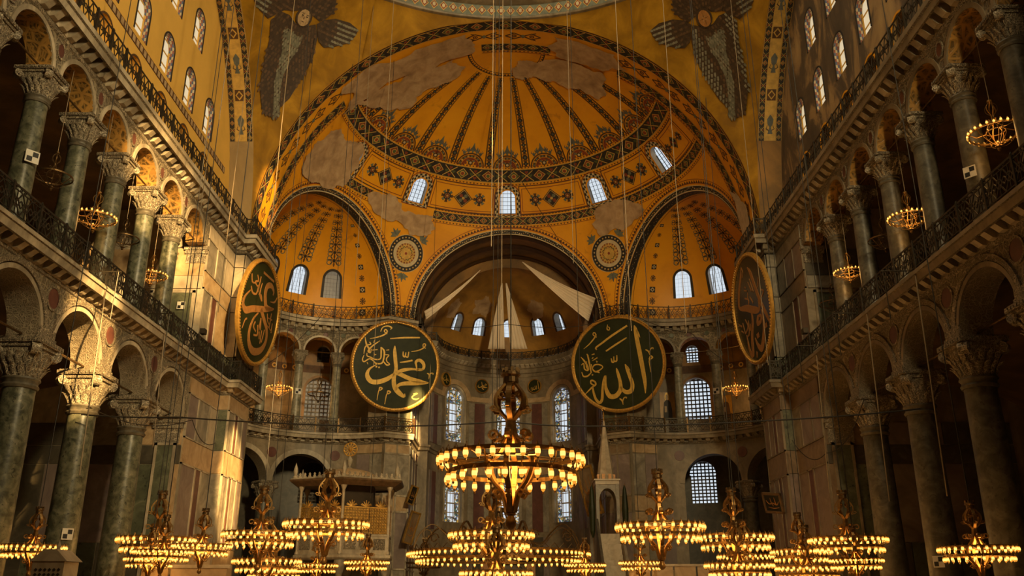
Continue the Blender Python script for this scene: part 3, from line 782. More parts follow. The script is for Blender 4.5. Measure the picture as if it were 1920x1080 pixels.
# ---------------------------------------------------------------- columns
def make_column(H, rb, rt, cap, ab, shaft, label, group, ring=True, nvol=4):
    t = thing('column', label, 'column', group=group); t['kind'] = 'thing'
    hs = H - cap
    b = MB(); b.box(-rb * 1.5, rb * 1.5, -rb * 1.5, rb * 1.5, 0, rb * .35); b.lathe([(rb * 1.42, rb * .35), (rb * 1.46, rb * .5), (rb * 1.36, rb * .62), (rb * 1.15, rb * .68), (rb * 1.15, rb * .78), (rb * 1.26, rb * .88), (rb * 1.05, rb)], 24)
    b.build('base', M['dull_marble'], t, True)
    b = MB(); b.lathe([(rb + (rt - rb) * q + .012 * math.sin(q * PI), rb * .98 + (hs - rb * .98) * q) for q in [k / 8 for k in range(9)]], 28)
    b.build('shaft', M[shaft], t, True)
    b = MB(); b.lathe([(rt, hs - rt * .75), (rt * 1.12, hs - rt * .72), (rt * 1.2, hs - rt * .55), (rt * 1.08, hs - rt * .4), (rt * 1.1, hs - rt * .25), (rt * 1.22, hs - rt * .12), (rt * 1.18, hs), (rt, hs + .02)], 28)
    b.build('neck_ring', M['neck'], t, True)
    # basket: circle at the neck swelling to the square abacus
    b = MB(); n = 32; za = H - cap * .26
    def sq(a, r, k):
        c, s_ = math.cos(a), math.sin(a); m_ = max(abs(c), abs(s_)); f = (1 - k) + k / m_
        return (r * c * f, r * s_ * f)
    def fn(a, q):
        r = rt * 1.05 + (ab * .82 - rt * 1.05) * (q ** 1.5) + .05 * rt * math.sin(q * PI); x, y = sq(a, r, q ** 1.3 * .9); return (x, y, hs + (za - hs) * q)
    b.grid(fn, [2 * PI * k / n for k in range(n)], [k / 6 for k in range(7)], 0, True)
    for row, (q0, q1, nl) in enumerate(((.05, .45, 16), (.40, .82, 16))):     # two rows of carved leaves on the basket
        for k in range(nl):
            a = 2 * PI * (k + .5 * row) / nl; w_ = .75 * PI / nl
            pts = []
            for j, (tq, ww, out) in enumerate(((0, .6, .0), (.5, 1.0, .035), (.85, .8, .075), (1.0, .25, .13))):
                q = q0 + (q1 - q0) * tq
                for s_ in (-1, 0, 1):
                    x, y, z = fn(a + s_ * w_ * ww, q); l = math.hypot(x, y); o_ = (out + (.025 if s_ == 0 else 0) + .012) * rt / .4; pts.append((x * (1 + o_ / l), y * (1 + o_ / l), z))
            i = b.add(pts)
            for j in range(3):
                for c in range(2): b.face((i + j * 3 + c, i + j * 3 + c + 1, i + j * 3 + 4 + c, i + j * 3 + 3 + c))
    cp = b.build('capital', M['capital'], t, True)
    b = MB(); b.box(-ab * .9, ab * .9, -ab * .9, ab * .9, za, za + cap * .10); b.box(-ab, ab, -ab, ab, za + cap * .10, H - cap * .03); b.box(-ab * .93, ab * .93, -ab * .93, ab * .93, H - cap * .03, H)
    nd = 9; dw = ab * 1.8 / nd
    for k in range(nd):
        c = -ab * .9 + dw * (k + .5)
        for s_ in (-1, 1):
            b.box(c - dw * .3, c + dw * .3, s_ * ab * 1.0 - .03, s_ * ab * 1.0 + .03, za + cap * .13, H - cap * .05); b.box(s_ * ab * 1.0 - .03, s_ * ab * 1.0 + .03, c - dw * .3, c + dw * .3, za + cap * .13, H - cap * .05)
    b.build('abacus', M['frieze'], cp)
    v = MB(); rv = cap * .15
    v.lathe([(.001, -rv * .8), (rv, -rv * .8), (rv, rv * .8), (rv * .6, rv * .8), (rv * .6, rv * .95), (.001, rv * .95)], 14)
    vm = v.mesh('volute', M['capital'])
    for k in range(nvol):
        a = PI / 4 + k * PI / 2; o = obj('volute', vm, cp, (ab * 1.12 * math.cos(a), ab * 1.12 * math.sin(a), za - rv * .35))
        o.rotation_euler = (PI / 2, 0, a + PI / 2 + PI / 2)
    return t
ORD = ['nearest the pier', 'second from the pier', 'third from the pier', 'fourth from the pier', 'fifth from the pier', 'sixth from the pier']
cg = make_column(9.8, .58, .50, 1.3, .82, 'verde', 'green marble column', 'ground-floor nave columns')
cgr = make_column(9.8, .58, .50, 1.3, .82, 'grey_shaft', 'grey marble column', 'ground-floor nave columns')
cu = make_column(18.8 - ZG, .40, .36, 1.0, .64, 'verde', 'green marble gallery column', 'gallery columns')
cur = make_column(18.8 - ZG, .40, .36, 1.0, .64, 'grey_shaft', 'grey marble gallery column', 'gallery columns')
ce = make_column(18.7 - ZG, .33, .29, .85, .46, 'pale_shaft', 'slim exedra gallery column', 'exedra gallery columns')
ceg = make_column(9.15, .52, .45, 1.1, .68, 'grey_shaft', 'exedra ground column', 'exedra ground columns')
first = set()
def put(proto, loc, rz, label):
    if proto.name not in first:
        first.add(proto.name); KIDS.setdefault(proto.name, list(proto.children))
        proto.location = loc; proto.rotation_euler = (0, 0, rz); proto['label'] = label; return proto
    return copy_tree(proto, loc, rz, label)
for sx, sd in SIDES:
    for k, y in enumerate(reversed(GCOL)):
        if y < 23: continue
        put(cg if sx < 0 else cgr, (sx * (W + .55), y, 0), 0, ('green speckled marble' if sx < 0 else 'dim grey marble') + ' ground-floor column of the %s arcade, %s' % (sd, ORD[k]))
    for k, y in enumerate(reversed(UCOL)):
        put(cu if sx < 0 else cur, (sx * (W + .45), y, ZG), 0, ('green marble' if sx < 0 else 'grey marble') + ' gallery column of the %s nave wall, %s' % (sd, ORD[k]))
    em = exmap(sx)
    for k, a in enumerate((82.7, 60.4, 38.1, 15.8, -6.5, -28.9)):
        p = em(a, ZG, .35); put(ce, p, R(a) if sx > 0 else PI - R(a), 'slim column of the %s exedra gallery, %s of the bema' % (sd, ['first', 'second', 'third', 'fourth', 'fifth', 'sixth'][k] + ' west'))
    for k, a in enumerate((47, 9)):
        p = em(a, 0, .5); put(ceg, p, R(a) if sx > 0 else PI - R(a), 'large ground column of the %s exedra, %s the bema' % (sd, ('nearer', 'farther from')[k]))
# ---------------------------------------------------------------- upper vaults
def sph(c, r): return sphmap(c, r)
# great east arch soffit
def soff(th, y, d=0): return ((RA + d) * math.cos(th), y, ZS + (RA + d) * math.sin(th))
mb = MB(); mb.grid(lambda t, y: soff(t, y), [PI * k / 64 for k in range(65)], [45.9, 46.6, 47.6, 48.6, CY])
arch_e = struct(mb.build('ceiling_arch_east', M['gold'], smooth=True), 'broad gilded arch spanning the nave before the half-dome', 'arch')
# side arch soffits and tympana
for sx, sd in SIDES:
    mb = MB(); mb.grid(lambda t, x: (sx * x, DC + RA * math.cos(t), ZS + RA * math.sin(t)), [PI * k / 64 for k in range(65)], [14.8, 15.5, 16.2])
    # pendentive east
    Rp = RA * math.sqrt(2)
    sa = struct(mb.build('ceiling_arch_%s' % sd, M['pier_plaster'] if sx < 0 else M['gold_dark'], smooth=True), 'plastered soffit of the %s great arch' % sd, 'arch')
    mp = sidemap(sx, 16.2)
    ol = [(DC - RA, 20.9)] + [(DC + RA, 20.9)] + archpts(DC, ZS, RA, RA, 40)
    lower = [20.7 + 2.95 * k for k in range(8)]; upper = [26.75, 29.7, 32.65, 35.6, 38.55]
    hol = [archwin(y, 25.2, 26.75, .62, .62, 10) for y in lower] + [archwin(y, 28.95, 30.5, .62, .62, 10) for y in upper]
    niche = [y for y in lower if y > 25]
    hol += [archwin(y + .1, 21.5, 23.5, .6, .6, 10) for y in niche]
    mb = MB(); sheet(mb, f2(mp), ol, hol, (2.5, 2.5))
    for y in niche:
        h = archwin(y + .1, 21.5, 23.5, .6, .6, 10); strip(mb, mp, h, 0, .3, True, 0); sheet(mb, lambda u, v: mp(u, v, .3), h, (), (2, 2), 0)
    ty = struct(mb.build('wall_%s_tympanum' % sd, M['ochre'] if sx < 0 else M['peeled']), ('smooth ochre wall with arched windows above the left gallery' if sx < 0 else 'peeling brown wall with narrow windows above the right gallery'), 'wall')
    for row, ys, z0, zs in (('lower', lower, 25.2, 26.75), ('upper', upper, 28.95, 30.5)):
        for k, y in enumerate(reversed(ys)):
            if y < 28: 
                window(mp, y, z0, zs, .62, .62, .30, 1, 2, '%s-row window of the %s tympanum, number %d from the half-dome end' % (row, sd, k + 1), 'sky_pane_warm', .02, reveal='ochre', lattice='ochre'); continue
            w_ = window(mp, y, z0, zs, .62, .62, .30, 1, 3, '%s-row arched window of the %s tympanum wall, %s from the half-dome end' % (row, sd, ['first', 'second', 'third', 'fourth', 'fifth', 'sixth', 'seventh', 'eighth'][k]), 'sky_pane_warm', .022, reveal='t_cream', surround=(.09, 't_dark'), lattice='ochre')
            # checkered blue / red painted jamb
            q = MB(); o_ = archwin(y, z0, zs, .612, .612, 12); pts = resample(o_, (.17, .17))
            for d_ in range(3):
                for j in range(len(pts)):
                    a, b = pts[j], pts[(j + 1) % len(pts)]; c_ = (j + d_) % 3
                    if c_ == 2: continue
                    d0, d1 = .01 + d_ * .09, .09 + d_ * .09
                    q.poly([mp(a[0], a[1], d0), mp(b[0], b[1], d0), mp(b[0], b[1], d1), mp(a[0], a[1], d1)], c_)
            q.build('painted_jamb', [M['t_blue2'], M['t_red2']], w_)
    if sx < 0:
        q = MB(); y0, y1 = 27.0, 44.6
        q.grid(lambda u, v: mp(u, v, -.012), [y0, y1], [24.55, 24.95], 0)
        n = 44
        for k in range(n):
            y = y0 + (y1 - y0) * (k + .5) / n; q.poly([mp(y - .13, 24.6, -.02), mp(y + .13, 24.6, -.02), mp(y + .13, 24.9, -.02), mp(y - .13, 24.9, -.02)], 1)
        q.build('painted_band', [M['t_brown'], M['p_beige']], ty)
    for y in niche:
        q = MB(); ringband(q, mp, y + .1, 23.5, .6, .6, .1, .1, .01, -.02, 14)
        for s_ in (-1, 1): q.hexa([mp(y + .1 + s_ * a, z, d) for d in (.01, -.02) for a, z in ((.6, 21.5), (.7, 21.5), (.7, 23.5), (.6, 23.5))])
        q.build('niche_border', M['t_brown' if sx < 0 else 'gold'], ty)
    # pendentive
    def pend(a, h, d=0):
        r = math.sqrt((Rp + d) ** 2 - h * h); return (sx * r * math.sin(a), DC + r * math.cos(a), ZS + h)
    def pg(h, f):
        h = min(h, RA - .002); r = math.sqrt(Rp ** 2 - h * h); xe = math.sqrt(max(0, r * r - RA * RA)); a0 = math.atan2(xe, RA); a1 = math.atan2(RA, xe)
        return pend(a0 + (a1 - a0) * f, h)
    mb = MB(); mb.grid(pg, [RA * (k / 28) for k in range(29)], [k / 24 for k in range(25)])
    struct(mb.build('ceiling_pendentive_%s' % sd, M['mosaic'], smooth=True), 'gold mosaic pendentive above the %s pier' % sd, 'vault')
# west half (behind the viewpoint): half-round end wall, arch, pendentives, quarter dome
mb = MB(); wy = DC - (CY - DC)
mb.grid(lambda a, z: (RA * math.cos(a), wy + RA * math.sin(a), z), [PI + PI * k / 32 for k in range(33)], [0, ZS])
struct(mb.build('wall_west', M['dull_marble'], smooth=True), 'round west end wall of the nave', 'wall')
mb = MB()
mb.grid(lambda a, e: (RA * math.cos(a) * math.cos(e), wy + RA * math.sin(a) * math.cos(e), ZS + RA * math.sin(e)), [PI + PI * k / 32 for k in range(33)], [PI / 2 * k / 12 for k in range(13)])
mb.grid(lambda t, y: soff(t, y), [PI * k / 48 for k in range(49)], [wy, DC - RA])
for s in (-1, 1):
    def pgw(h, f):
        h = min(h, RA - .002); r = math.sqrt(Rp ** 2 - h * h); xe = math.sqrt(max(0, r * r - RA * RA)); a0 = math.atan2(xe, RA); a1 = math.atan2(RA, xe)
        a = a0 + (a1 - a0) * f; return (s * r * math.sin(a), DC - r * math.cos(a), ZS + h)
    mb.grid(pgw, [RA * k / 14 for k in range(15)], [k / 10 for k in range(11)])
    mb.grid(lambda y, z: (s * 14.9, y, z), [wy, 16.3], [0, ZS]); mb.grid(lambda y, z: (s * W, y, z), [16.3, 19.6], [0, ZS])
struct(mb.build('ceiling_semidome_west', M['mosaic'], smooth=True), 'west half-dome and piers behind the viewpoint', 'vault')
# dome: cornice ring and shell
mb = MB(); zr = ZS + RA
mb.lathe([(14.85, zr - .06), (14.66, zr - .04), (14.62, zr + .0), (14.60, zr + .06), (14.52, zr + .82), (14.3, zr + .86), (14.1, zr + .98), (14.1, zr + 1.2), (15.2, zr + 1.75)], 96, (0, DC), 0)
ring = struct(mb.build('trim_dome_ring', M['dull_marble'], smooth=True), 'painted cornice ring at the foot of the main dome', 'cornice')
q = MB()
q.lathe([(14.585, zr + .07), (14.505, zr + .81)], 96, (0, DC), TE)
for k in range(150):
    a = 2 * PI * k / 150
    def rm(u, v): r = 14.54 - .105 * v - .01; an = a + u / 14.3; return (r * math.cos(an), DC + r * math.sin(an), zr + .44 + v)
    q.poly([rm(-.27, 0), rm(0, -.33), rm(.27, 0), rm(0, .33)], GO)
    def rm(u, v): r = 14.525 - .105 * v - .01; an = a + u / 14.3; return (r * math.cos(an), DC + r * math.sin(an), zr + .44 + v)
    q.poly([rm(-.21, 0), rm(0, -.26), rm(.21, 0), rm(0, .26)], RD)
    def rm(u, v): r = 14.51 - .105 * v - .01; an = a + u / 14.3; return (r * math.cos(an), DC + r * math.sin(an), zr + .44 + v)
    q.poly([rm(-.09, -.1), rm(.09, -.1), rm(.09, .1), rm(-.09, .1)], CR)
    q.poly([rm(-.03, -.15), rm(.03, -.15), rm(.03, .15), rm(-.03, .15)], CR)
q.build('painted_frieze', PAL, ring)
mb = MB(); mb.lathe([(15.2 * math.cos(t), zr + 1.7 + 13.5 * math.sin(t)) for t in [PI / 2 * k / 12 for k in range(13)]], 64, (0, DC))
struct(mb.build('ceiling_dome', M['mosaic'], smooth=True), 'main dome high above the nave', 'vault')

# ---- east half-dome with five windows, cut by the bema arch and the two exedra arches
SM = sph((0, CY, ZS), RA)
def circ_azel(phi, d, n=40):
    r = math.sqrt(RA * RA - d * d); nx, ny = math.sin(R(phi)), math.cos(R(phi)); tx, ty_ = math.cos(R(phi)), -math.sin(R(phi)); out = []
    for k in range(n + 1):
        t = PI * k / n; p = (d * nx - r * math.cos(t) * tx, d * ny - r * math.cos(t) * ty_, r * math.sin(t))
        out.append((math.degrees(math.atan2(p[0], p[1])), math.degrees(math.asin(max(-1, min(1, p[2] / RA))))))
    return out
DE = 13.18; DB = BY - CY
cl, cc, cr = circ_azel(-63, DE), circ_azel(0, DB), circ_azel(63, DE)
ol = [p for p in cl if -90 <= p[0]] + cc + [p for p in cr if p[0] <= 90]
ol = [(-90, 0.01)] * 0 + ol + [(90, 89.6), (-90, 89.6)]
WAZ = [-67, -35, 0, 35, 67]
ka = math.degrees(1 / (RA * math.cos(R(38)))); ke = math.degrees(1 / RA)
SWR = .60
hol = [archwin(a, 34.4, 34.4 + 1.3 * ke, SWR * ka, SWR * ke, 12) for a in WAZ]
mb = MB(); sheet(mb, f2(SM), ol, hol, (2.6, 2.6))
semi = struct(mb.build('ceiling_semidome_east', M['gold'], smooth='all'), 'gilded half-dome with painted ribs above the apse end', 'vault')
for k, a in enumerate(WAZ):
    window(SM, a, 34.4, 34.4 + 1.3 * ke, SWR * ka, SWR * ke, .5, 4, 6, 'arched window in the drum band of the half-dome, %s from left' % ['first', 'second', 'third', 'fourth', 'fifth'][k], 'sky_pane', .03, 'white_marble', lattice='iron')
# exedra half-domes
for sx, sd in SIDES:
    EM = lambda u, el, d=0: (sx * (EX + (ER + d) * math.cos(R(el)) * math.cos(R(u))), EY + (ER + d) * math.cos(R(el)) * math.sin(R(u)), ZS + (ER + d) * math.sin(R(el)))
    wins = [5.5, 29, 52.5, 76]
    hol = [archwin(u, 13, 25.5, 5.2, 4.9, 12) for u in wins]
    mb = MB(); sheet(mb, f2(EM), [(-63, 0), (117, 0), (117, 89.5), (-63, 89.5)], hol, (5, 5))
    ed = struct(mb.build('ceiling_exedra_%s' % sd, M['gold'], smooth='all'), 'gilded half-dome of the %s exedra' % sd, 'vault')
    for k, u in enumerate(wins):
        window(EM, u, 13, 25.5, 5.2, 4.9, .55, 5, 7, 'lattice window in the %s exedra half-dome, %s from the bema' % (sd, ['fourth', 'third', 'second', 'first'][k]), 'sky_pane' if not (sx < 0 and k == 3) else 'pane_dim', .028, 'white_marble', surround=(1.6, 't_dark'), lattice='iron' if not (sx < 0 and k == 3) else 'p_red')
# bema vault, apse arch ring, apse half-dome
mb = MB(); mb.grid(lambda t, y: (BR_ * math.cos(t), y, ZS + BR_ * math.sin(t)), [PI * k / 40 for k in range(41)], [BY, BY + 1.7, BY + 3.4, AY])
mb.grid(lambda t, r: (r * math.cos(t), AY, ZS + r * math.sin(t)), [PI * k / 40 for k in range(41)], [AR, BR_])
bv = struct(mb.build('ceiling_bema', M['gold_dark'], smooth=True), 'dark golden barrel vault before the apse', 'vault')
for y0, y1 in ((62.4, 63.0), (64.3, 65.1), (66.6, 67.2)):
    q = MB(); q.grid(lambda t, y: ((BR_ - .06) * math.cos(t), y, ZS + (BR_ - .06) * math.sin(t)), [PI * k / 40 for k in range(41)], [y0, y1]); q.build('painted_band', M['t_brown'], bv)
AM = sph((0, AY, ZS), AR)
hol = [archwin(a, 17.5, 26.5, 5.0, 5.0, 10) for a in (-51, -27, 0, 27, 51)]
mb = MB(); sheet(mb, f2(AM), [(-90, 0), (90, 0), (90, 89.5), (-90, 89.5)], hol, (5, 5))
ad = struct(mb.build('ceiling_apse', M['gold_mid'], smooth='all'), 'worn golden half-dome of the apse', 'vault')
for k, a in enumerate((-51, -27, 0, 27, 51)):
    window(AM, a, 17.5, 26.5, 5.0, 5.0, .75, 4, 5, 'small arched window in the apse half-dome, %s from left' % ['first', 'second', 'third', 'fourth', 'fifth'][k], 'sky_pane', .03, 'p_grey', surround=(1.6, 't_brown'))
# apse wall with two tiers of three windows
hol = []; aw = [90 - 46.5, 90, 90 + 46.5]
for u in aw:
    hol += [archwin(u, 13.75, 17.35, 9.3, 1.0, 12), archwin(u, 7.3, 9.6, 8.6, .93, 12)]
mb = MB(); sheet(mb, f2(apmap), [(0, 0), (180, 0), (180, 21.2), (0, 21.2)], hol, (8, 2))
apse = struct(mb.build('wall_apse', M['dull_marble'], smooth='all'), 'curved marble wall of the apse', 'wall')
for k, u in enumerate(aw):
    nm = ['right', 'central', 'left'][k]
    window(apmap, u, 13.75, 17.35, 9.3, 1.0, .35, 3 if k != 1 else 5, 5, 'upper stained-glass window on the %s of the apse' % nm if k != 1 else 'upper stained-glass window in the centre of the apse', 'stained', .03, 'white_marble', surround=(.2, 'white_marble'), lattice='p_pale')
    window(apmap, u, 7.3, 9.6, 8.6, .93, .35, 3 if k != 1 else 5, 4, 'lower stained-glass window on the %s of the apse' % nm if k != 1 else 'lower stained-glass window in the centre of the apse', 'stained', .03, 'white_marble', surround=(.2, 'white_marble'), lattice='p_pale')
for k, u in enumerate(aw):      # clear panes set into the ornamental glazing
    for (z0, z1, w_) in ((14.5, 16.1, 4.4), (16.16, 16.95, 4.4), (7.75, 8.75, 4.2), (8.81, 9.7, 4.2)):
        ww = w_ * (1.15 if k == 1 else .86); q = MB(); f = lambda a, b, d: apmap(u + a * ww, b, d)
        q.grid(lambda a, b: f(a, b, .30), [-1, -.33, .33, 1], [z0, z1]); q.grid(lambda a, b: f(a, b, .285), [-.06, .06], [z0, z1], 1)
        for a0, a1 in ((-1.12, -1), (1, 1.12)): q.hexa([f(a, b, d) for d in (.31, .24) for a, b in ((a0, z0), (a1, z0), (a1, z1), (a0, z1))], 1)
        for b0, b1 in ((z0 - .06, z0), (z1, z1 + .06)): q.hexa([f(a, b, d) for d in (.31, .24) for a, b in ((-1.12, b0), (1.12, b0), (1.12, b1), (-1.12, b1))], 1)
        q.build('clear_pane', [M['sky_pane'], M['p_pale']], bpy.data.objects['window_%d' % (NWIN[0] - 5 + 2 * k + (0 if z0 > 12 else 1))])
def appanel(u0, u1, z0, z1, mat, t=.05):
    q = MB(); us = [u0 + (u1 - u0) * j / 4 for j in range(5)]
    q.grid(lambda u, z: apmap(u, z, -t), us, [z0, z1])
    for u in (u0, u1): q.grid(lambda d, z: apmap(u, z, d), [0, -t], [z0, z1])
    for z in (z0, z1): q.grid(lambda u, d: apmap(u, z, d), us, [0, -t])
    q.build('panel', M[mat], apse)
for c in (66.7, 113.3):
    for (w0, w1, mt) in ((-9.3, -4.6, 'p_grey'), (-4.2, 4.2, 'p_red'), (4.6, 9.3, 'p_grey')):
        appanel(c + w0, c + w1, 13.2, 17.2, mt); appanel(c + w0, c + w1, 6.6, 11.0, mt); appanel(c + w0, c + w1, 2.0, 6.2, 'p_dark' if mt == 'p_red' else 'p_lilac')
    appanel(c - 9.3, c + 9.3, 11.2, 12.2, 'p_beige')
for c in (16, 164):
    for (w0, w1, mt) in ((-12, -6, 'p_grey'), (-5.5, 1.5, 'p_red'), (2, 8, 'p_lilac')):
        appanel(c + w0, c + w1, 13.2, 17.2, mt); appanel(c + w0, c + w1, 6.6, 11.0, mt)
# stone hood band running over the upper apse windows
q = MB()
for u in aw: ringband(q, apmap, u, 17.35, 11.6, 1.25, .42, 4.2, .02, -.05, 20)
for u0, u1 in ((2, aw[0] - 15.6), (aw[0] + 15.6, aw[1] - 15.6), (aw[1] + 15.6, aw[2] - 15.6), (aw[2] + 15.6, 178)):
    us = [u0 + (u1 - u0) * j / 6 for j in range(7)]; q.grid(lambda u, z: apmap(u, z, -.05), us, [17.35, 17.75]); q.grid(lambda u, d: apmap(u, 17.35, d), us, [0, -.05])
q.build('hood_band', M['p_beige'], apse)
# ---------------------------------------------------------------- painted ornament (flat paint on the vaults, laid on as thin films)
EPS = .014
class Paint:
    """2-D painter: fm(u, v, d) carries the drawing onto a vault"""
    def __init__(s, fm): s.fm = fm; s.mb = MB()
    def poly(s, pts, m, l=0): s.mb.poly([s.fm(p[0], p[1], -EPS * (l + 1)) for p in pts], m)
    def rect(s, u0, u1, v0, v1, m, l=0, nu=1, nv=1):
        s.mb.grid(lambda u, v: s.fm(u, v, -EPS * (l + 1)), [u0 + (u1 - u0) * k / nu for k in range(nu + 1)], [v0 + (v1 - v0) * k / nv for k in range(nv + 1)], m)
    def disc(s, u, v, r, m, l=0, n=12, r0=0, ku=1, kv=1):
        if r0: s.mb.grid(lambda a, q: s.fm(u + q * ku * math.cos(a), v + q * kv * math.sin(a), -EPS * (l + 1)), [2 * PI * k / n for k in range(n)], [r0, r], m, True)
        else: s.poly([(u + r * ku * math.cos(2 * PI * k / n), v + r * kv * math.sin(2 * PI * k / n)) for k in range(n)], m, l)
    def rib(s, pts, w, m, l=0, ku=1, kv=1):
        n = len(pts); ws = w if isinstance(w, (list, tuple)) else [w] * n; a = []; b = []
        for k in range(n):
            p = pts[max(k - 1, 0)]; q = pts[min(k + 1, n - 1)]; dx, dy = (q[0] - p[0]) / ku, (q[1] - p[1]) / kv; h = math.hypot(dx, dy) or 1
            nx, ny = -dy / h * ws[k] / 2 * ku, dx / h * ws[k] / 2 * kv
            a.append((pts[k][0] + nx, pts[k][1] + ny)); b.append((pts[k][0] - nx, pts[k][1] - ny))
        for k in range(n - 1): s.poly([a[k], a[k + 1], b[k + 1], b[k]], m, l)
    def build(s, name, parent): return s.mb.build(name, PAL, parent)
def ornband(P, length, w, u0=0, vc=0, unit=None, tri=None, base=DK, ku=1, kv=1, skip=None):
    """geometric border: dark ground, gold lines, alternating rosettes and heart crosses"""
    unit = unit or w * .95; n = max(1, round(length / unit)); un = length / n
    U = lambda x: u0 + x * ku
    V = lambda y: vc + y * kv
    P.rect(U(0), U(length), V(-w / 2), V(w / 2), base, 0, max(1, n), 1)
    for s in (-1, 1): P.rect(U(0), U(length), V(s * w * .5 - .02 * w), V(s * w * .5 + .05 * w), GO, 1, max(1, n), 1)
    for k in range(n):
        c = (k + .5) * un; h = min(un, w) * .5
        if k % 2 == 0:
            P.poly([(U(c - h * .95), V(0)), (U(c), V(-h * .86)), (U(c + h * .95), V(0)), (U(c), V(h * .86))], GO, 1)
            P.poly([(U(c - h * .8), V(0)), (U(c), V(-h * .72)), (U(c + h * .8), V(0)), (U(c), V(h * .72))], (GR, RD)[(k // 2) % 2], 2)
            P.disc(U(c), V(0), h * .40, GO, 3, 8, 0, ku, kv); P.disc(U(c), V(0), h * .28, (RD, GR)[(k // 2) % 2], 4, 8, 0, ku, kv)
        else:
            for s in (-1, 1): P.rib([(U(c - h), V(-s * h * .85)), (U(c + h), V(s * h * .85))], h * .13, GO, 1, ku, kv)
            for q, (dx, dy) in enumerate(((0, .56), (0, -.56), (.58, 0), (-.58, 0))):
                x, y = c + dx * h, dy * h; r = h * .30; col = RD if q < 2 else GR
                P.poly([(U(x - r), V(y + r * .3)), (U(x - r * .5), V(y + r * .9)), (U(x), V(y + r * .5)), (U(x + r * .5), V(y + r * .9)), (U(x + r), V(y + r * .3)), (U(x), V(y - r))], col, 2)
    if tri:
        for s in (tri if isinstance(tri, tuple) else (tri,)):
            v0 = s * (w * .5 + .10); P.rect(U(0), U(length), V(v0 + s * .13), V(v0 + s * .17), RD, 0, max(1, n), 1)
            m_ = max(1, int(length / .26))
            for k in range(m_):
                x = (k + .5) * length / m_; P.poly([(U(x - .09), V(v0)), (U(x + .09), V(v0)), (U(x), V(v0 + s * .12))], BR, 0)
def ornate(P, u, v, r, ku=1, kv=1, col=(DK, GO, TE, RD)):
    """diamond panel with flowers on both sides"""
    X = lambda x: u + x * ku
    Y = lambda y: v + y * kv
    P.poly([(X(-r), Y(0)), (X(0), Y(-r)), (X(r), Y(0)), (X(0), Y(r))], DK, 1)
    P.poly([(X(-r * .9), Y(0)), (X(0), Y(-r * .9)), (X(r * .9), Y(0)), (X(0), Y(r * .9))], GO, 2)
    P.poly([(X(-r * .82), Y(0)), (X(0), Y(-r * .82)), (X(r * .82), Y(0)), (X(0), Y(r * .82))], DK, 3)
    for a in range(4):
        an = PI / 4 + a * PI / 2; P.disc(X(r * .36 * math.cos(an)), Y(r * .36 * math.sin(an)), r * .2, (TE, RD)[a % 2], 4, 8, 0, ku, kv)
    P.disc(X(0), Y(0), r * .16, GO, 5, 8, 0, ku, kv)
    for s in (-1, 1):
        cx = s * r * 1.75
        for a in range(8):
            an = a * PI / 4; P.rib([(X(cx + .12 * r * math.cos(an)), Y(.12 * r * math.sin(an))), (X(cx + .62 * r * math.cos(an)), Y(.68 * r * math.sin(an)))], [.10 * r, .34 * r], (BR, TE)[a % 2], 1, ku, kv)
        P.disc(X(cx), Y(0), r * .42, DK, 2, 10, r * .30, ku, kv); P.disc(X(cx), Y(0), r * .24, RD, 3, 8, 0, ku, kv); P.disc(X(cx), Y(0), r * .12, GO, 4, 6, 0, ku, kv)
        P.rib([(X(s * r * .95), Y(0)), (X(s * r * 1.3), Y(0))], .1 * r, BR, 1, ku, kv)
def blob(pts, jit, step):
    rn = random.Random(int(abs(pts[0][0] * 31 + pts[0][1] * 17))); o = [tuple(p) for p in pts]; amp = 2.2 * jit
    for it in range(4):      # midpoint displacement: ragged, broken outline
        q = []
        for a, b in zip(o, o[1:] + o[:1]):
            q.append(a); l = math.hypot((b[0] - a[0]) / step[0], (b[1] - a[1]) / step[1])
            if l > .5: k = rn.uniform(-.22, .22) * jit * 2; q.append(((a[0] + b[0]) / 2 - (b[1] - a[1]) / step[1] * step[0] * k, (a[1] + b[1]) / 2 + (b[0] - a[0]) / step[0] * step[1] * k))
        o = q
    return o

# east half-dome ---------------------------------------------------------
kaz = lambda el: math.degrees(1 / (RA * math.cos(R(el)))); kel = math.degrees(1 / RA)
def azlen(el, a0, a1): return (a1 - a0) / kaz(el)
P = Paint(SM); ornband(P, azlen(46.1, -89, 89), 1.05, -89, 46.1, 1.0, (1, -1), DK, kaz(46.1), kel); P.build('painted_band', semi)
P = Paint(SM); ornband(P, azlen(32.3, -86, -52), .62, -86, 32.3, .62, (-1,), DK, kaz(32.3), kel)
ornband(P, azlen(32.3, -27, 89), .62, -27, 32.3, .62, (-1, 1), DK, kaz(32.3), kel); P.build('painted_band', semi)
for k, a in enumerate((-50.5, -17.2, 17.2, 50.5)):
    P = Paint(SM); ornate(P, a, 38.6, .74, kaz(38), kel); P.build('painted_diamond', semi)
for a in (-78, 78):
    P = Paint(SM); ornate(P, a, 38.6, .5, kaz(38), kel); P.build('painted_diamond', semi)
for a0, a1 in ((-62, -39.8), (-30.2, -4.6), (4.6, 30.2), (39.8, 62), (72, 86)):
    P = Paint(SM); 
    for g in (0, .22):
        u0, u1, v0, v1 = a0 + g * kaz(38), a1 - g * kaz(38), 34.2 + g * kel, 43.0 - g * kel; w = .05 if g else .08
        for q in (((u0, v0), (u1, v0)), ((u0, v1), (u1, v1))): P.rib([(q[0][0] + (q[1][0] - q[0][0]) * t / 8, q[0][1]) for t in range(9)], w, RD if g else BR, 0, kaz(38), kel)
        for u in (u0, u1): P.rib([(u, v0 + (v1 - v0) * t / 4) for t in range(5)], w, RD if g else BR, 0, kaz(38), kel)
    P.build('painted_frame', semi)
